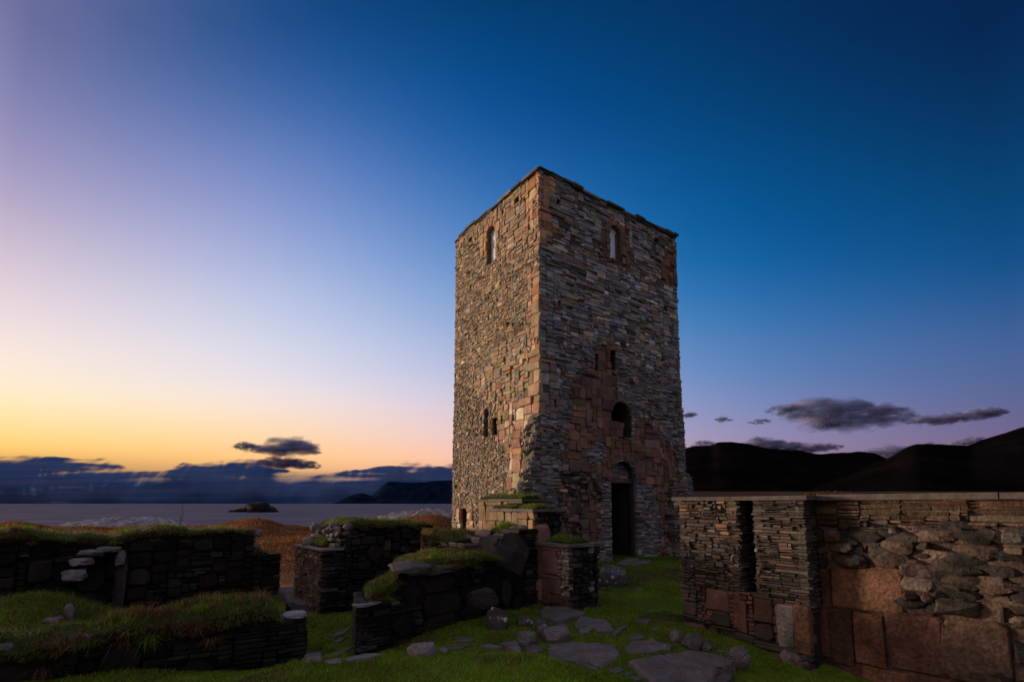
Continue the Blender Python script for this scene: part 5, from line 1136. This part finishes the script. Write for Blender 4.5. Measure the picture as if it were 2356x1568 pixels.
boulder(1245, 1310, 1438, 1478, 'tilted pale stone with lichen blotches, above the broad flagstone', (.18, .165, .17), 14, flat=.55, amp=.22, name='stone')
boulder(1236, 1270, 1440, 1468, 'dark stone leaning behind the tilted lichen stone', (.14, .13, .13), 15, name='stone', amp=.25)
boulder(1190, 1236, 1450, 1484, 'squarish stone with white lichen, left of the tilted pale stone', (.15, .14, .14), 16, flat=.6, name='stone')
boulder(1186, 1224, 1420, 1440, 'dark stone blotched with lichen below the slab wall', (.08, .075, .075), 17, M_LICH, name='stone')
boulder(1230, 1265, 1427, 1452, 'dark white-tipped stone between the lichen stones', (.09, .085, .085), 18, M_LICH, name='stone')
boulder(1278, 1310, 1434, 1446, 'low dark stone under the thick slant-edged slab', (.10, .09, .09), 19, name='stone')
boulder(1115, 1170, 1402, 1446, 'big shaded rock lying against the base of the slab wall', (.065, .06, .06), 20, M_LICH, amp=.2)
boulder(1335, 1360, 1370, 1392, 'pale broken stone at the foot of the turf capped pier', (.20, .18, .17), 21, name='stone', amp=.3)
boulder(140, 172, 1386, 1424, 'grey standing stone on the grass bank at far left', (.14, .13, .14), 23, amp=.35, deep=.4, name='stone', sink=.6)
boulder(100, 138, 1415, 1432, 'low grey stone beside the standing stone on the left bank', (.17, .16, .17), 24, name='stone', flat=.5)

# ================================================================== grass on the ground
def ground_grass():
    n = 260000; x = rng.uniform(-4.2, 5.2, n); y = rng.uniform(3.4, 17.5, n) ; y = 3.4 + (y - 3.4) ** 1.0 * rng.random(n) ** .9
    k = (np.abs(x) < y * 1.15 + .5); x, y = x[k], y[k]
    keep = np.ones(len(x), bool)
    for pl in FLAGPOLY: keep &= ~inpoly(x, y, [tuple(p_) for p_ in (pl - pl.mean(0)) * .95 + pl.mean(0)])
    for fr, L_, th in ((FA, LA, .9), (FD, LD, 1.4), (FF, LF, .9), (FK, LK, .8)):
        d = np.stack([x - fr.O[0], y - fr.O[1]], 1); u = d @ fr.U[:2]; nn = d @ fr.N[:2]; keep &= ~((u > -.02) & (u < L_) & (nn < .01) & (nn > -th))
    keep &= (fbm(x * 1.4, y * 1.4, 0, 3, 33) > -.55)
    x, y = x[keep], y[keep]; n = len(x); P = np.stack([x, y, gz(x, y) - .006], 1)
    ln = rng.normal(0, .4, (n, 3)); ln[:, 2] = 0
    tuft = 1 + .8 * np.clip(fbm(x * 1.6, y * 1.6, 0, 3, 17), -.6, 1)
    C = grass_cols(n, .05, .0, P, .9, 19) * (1 + .35 * fbm(x * .9, y * .9, 0, 3, 27))[:, None]
    mb = MB(); blades(mb, P, rng.uniform(.018, .055, n) * tuft, rng.uniform(.003, .0065, n) * (1 + y / 12), ln, C, .6)
    tag(mb.build('grass', M_GRASS), 'short green grass of the lawn inside the ruin', 'grass', kind='stuff')
    # longer grass on the bank at the left
    n = 26000; x = rng.normal(-6.6, 1.3, n); y = rng.normal(7.0, .8, n); P = np.stack([x, y, gz(x, y) - .01], 1)
    d = np.stack([x - FC.O[0], y - FC.O[1]], 1) @ FC.N[:2]; d2 = np.stack([x - FA.O[0], y - FA.O[1]], 1) @ FA.N[:2]; k = (d > .05) & (d2 < -.9); P = P[k]; n = len(P)
    ln = rng.normal(0, .5, (n, 3)); ln[:, 2] = 0; mb = MB(); blades(mb, P, rng.uniform(.05, .16, n) * (1 + .8 * fbm(P[:, 0] * 1.5, P[:, 1] * 1.5, 0, 3, 7)), rng.uniform(.004, .010, n), ln, grass_cols(n, .22, .22, P, 1.1, 29), .8)
    tag(mb.build('grass', M_GRASS), 'tufty green and straw grass on the bank behind the low left wall', 'grass', kind='stuff')
    # heather on the headland
    n = 120000; az = rng.uniform(-1.1, .02, n); y = 13 + 36 * rng.random(n) ** .8; x = az * y
    k = gz(x, y) > -2.5; x, y = x[k], y[k]; n = len(x); P = np.stack([x, y, gz(x, y) - .02], 1)
    ln = rng.normal(0, .7, (n, 3)); ln[:, 2] = 0; cl = np.array([(.24, .085, .022), (.18, .062, .018), (.26, .12, .04), (.10, .05, .022)])[rng.integers(0, 4, n)] * np.exp(rng.normal(0, .25, n))[:, None]
    gr = fbm(x * .22, y * .22, 0, 3, 44) + 1.2 * S((15.5 - y) / 2.0) > .42; cl[gr] = np.array([(.12, .15, .03), (.15, .17, .045)])[rng.integers(0, 2, gr.sum())]
    mb = MB(); blades(mb, P, rng.uniform(.06, .22, n) * (1 + .9 * fbm(x * .7, y * .7, 0, 3, 14)), rng.uniform(.012, .03, n) * (1 + y / 30), ln, cl, .6)
    tag(mb.build('heather', M_GRASS), 'rust brown heather and moor grass on the headland towards the sea', 'heather', kind='stuff')
ground_grass()

# thin dry stalks on the headland
mb = MB()
for (xa, ya, xb, yb) in ((415, 1201, 421, 1159), (412, 1198, 413, 1184)):
    a = at_depth(xa, ya + 8, 30); b_ = at_depth(xb, yb, 30); k = 6; w = .022
    ring = lambda c, r_: np.stack([c[0] + r_ * np.cos(np.arange(k) * 2 * np.pi / k), c[1] + r_ * np.sin(np.arange(k) * 2 * np.pi / k), np.full(k, c[2])], 1)
    mid = a * .45 + b_ * .55 + np.array([.05, 0, 0]); I = np.arange(k); J = (I + 1) % k
    mb.add(np.concatenate([ring(a, w), ring(mid, w * .8), ring(b_, w * .4)]), [np.concatenate([np.stack([I, J, J + k, I + k], 1), np.stack([I + k, J + k, J + 2 * k, I + 2 * k], 1)])], np.array((.10, .07, .05)))
tag(mb.build('dry_stalk', M_DRY), 'thin bare stalk rising against the sea on the left', 'stalk')
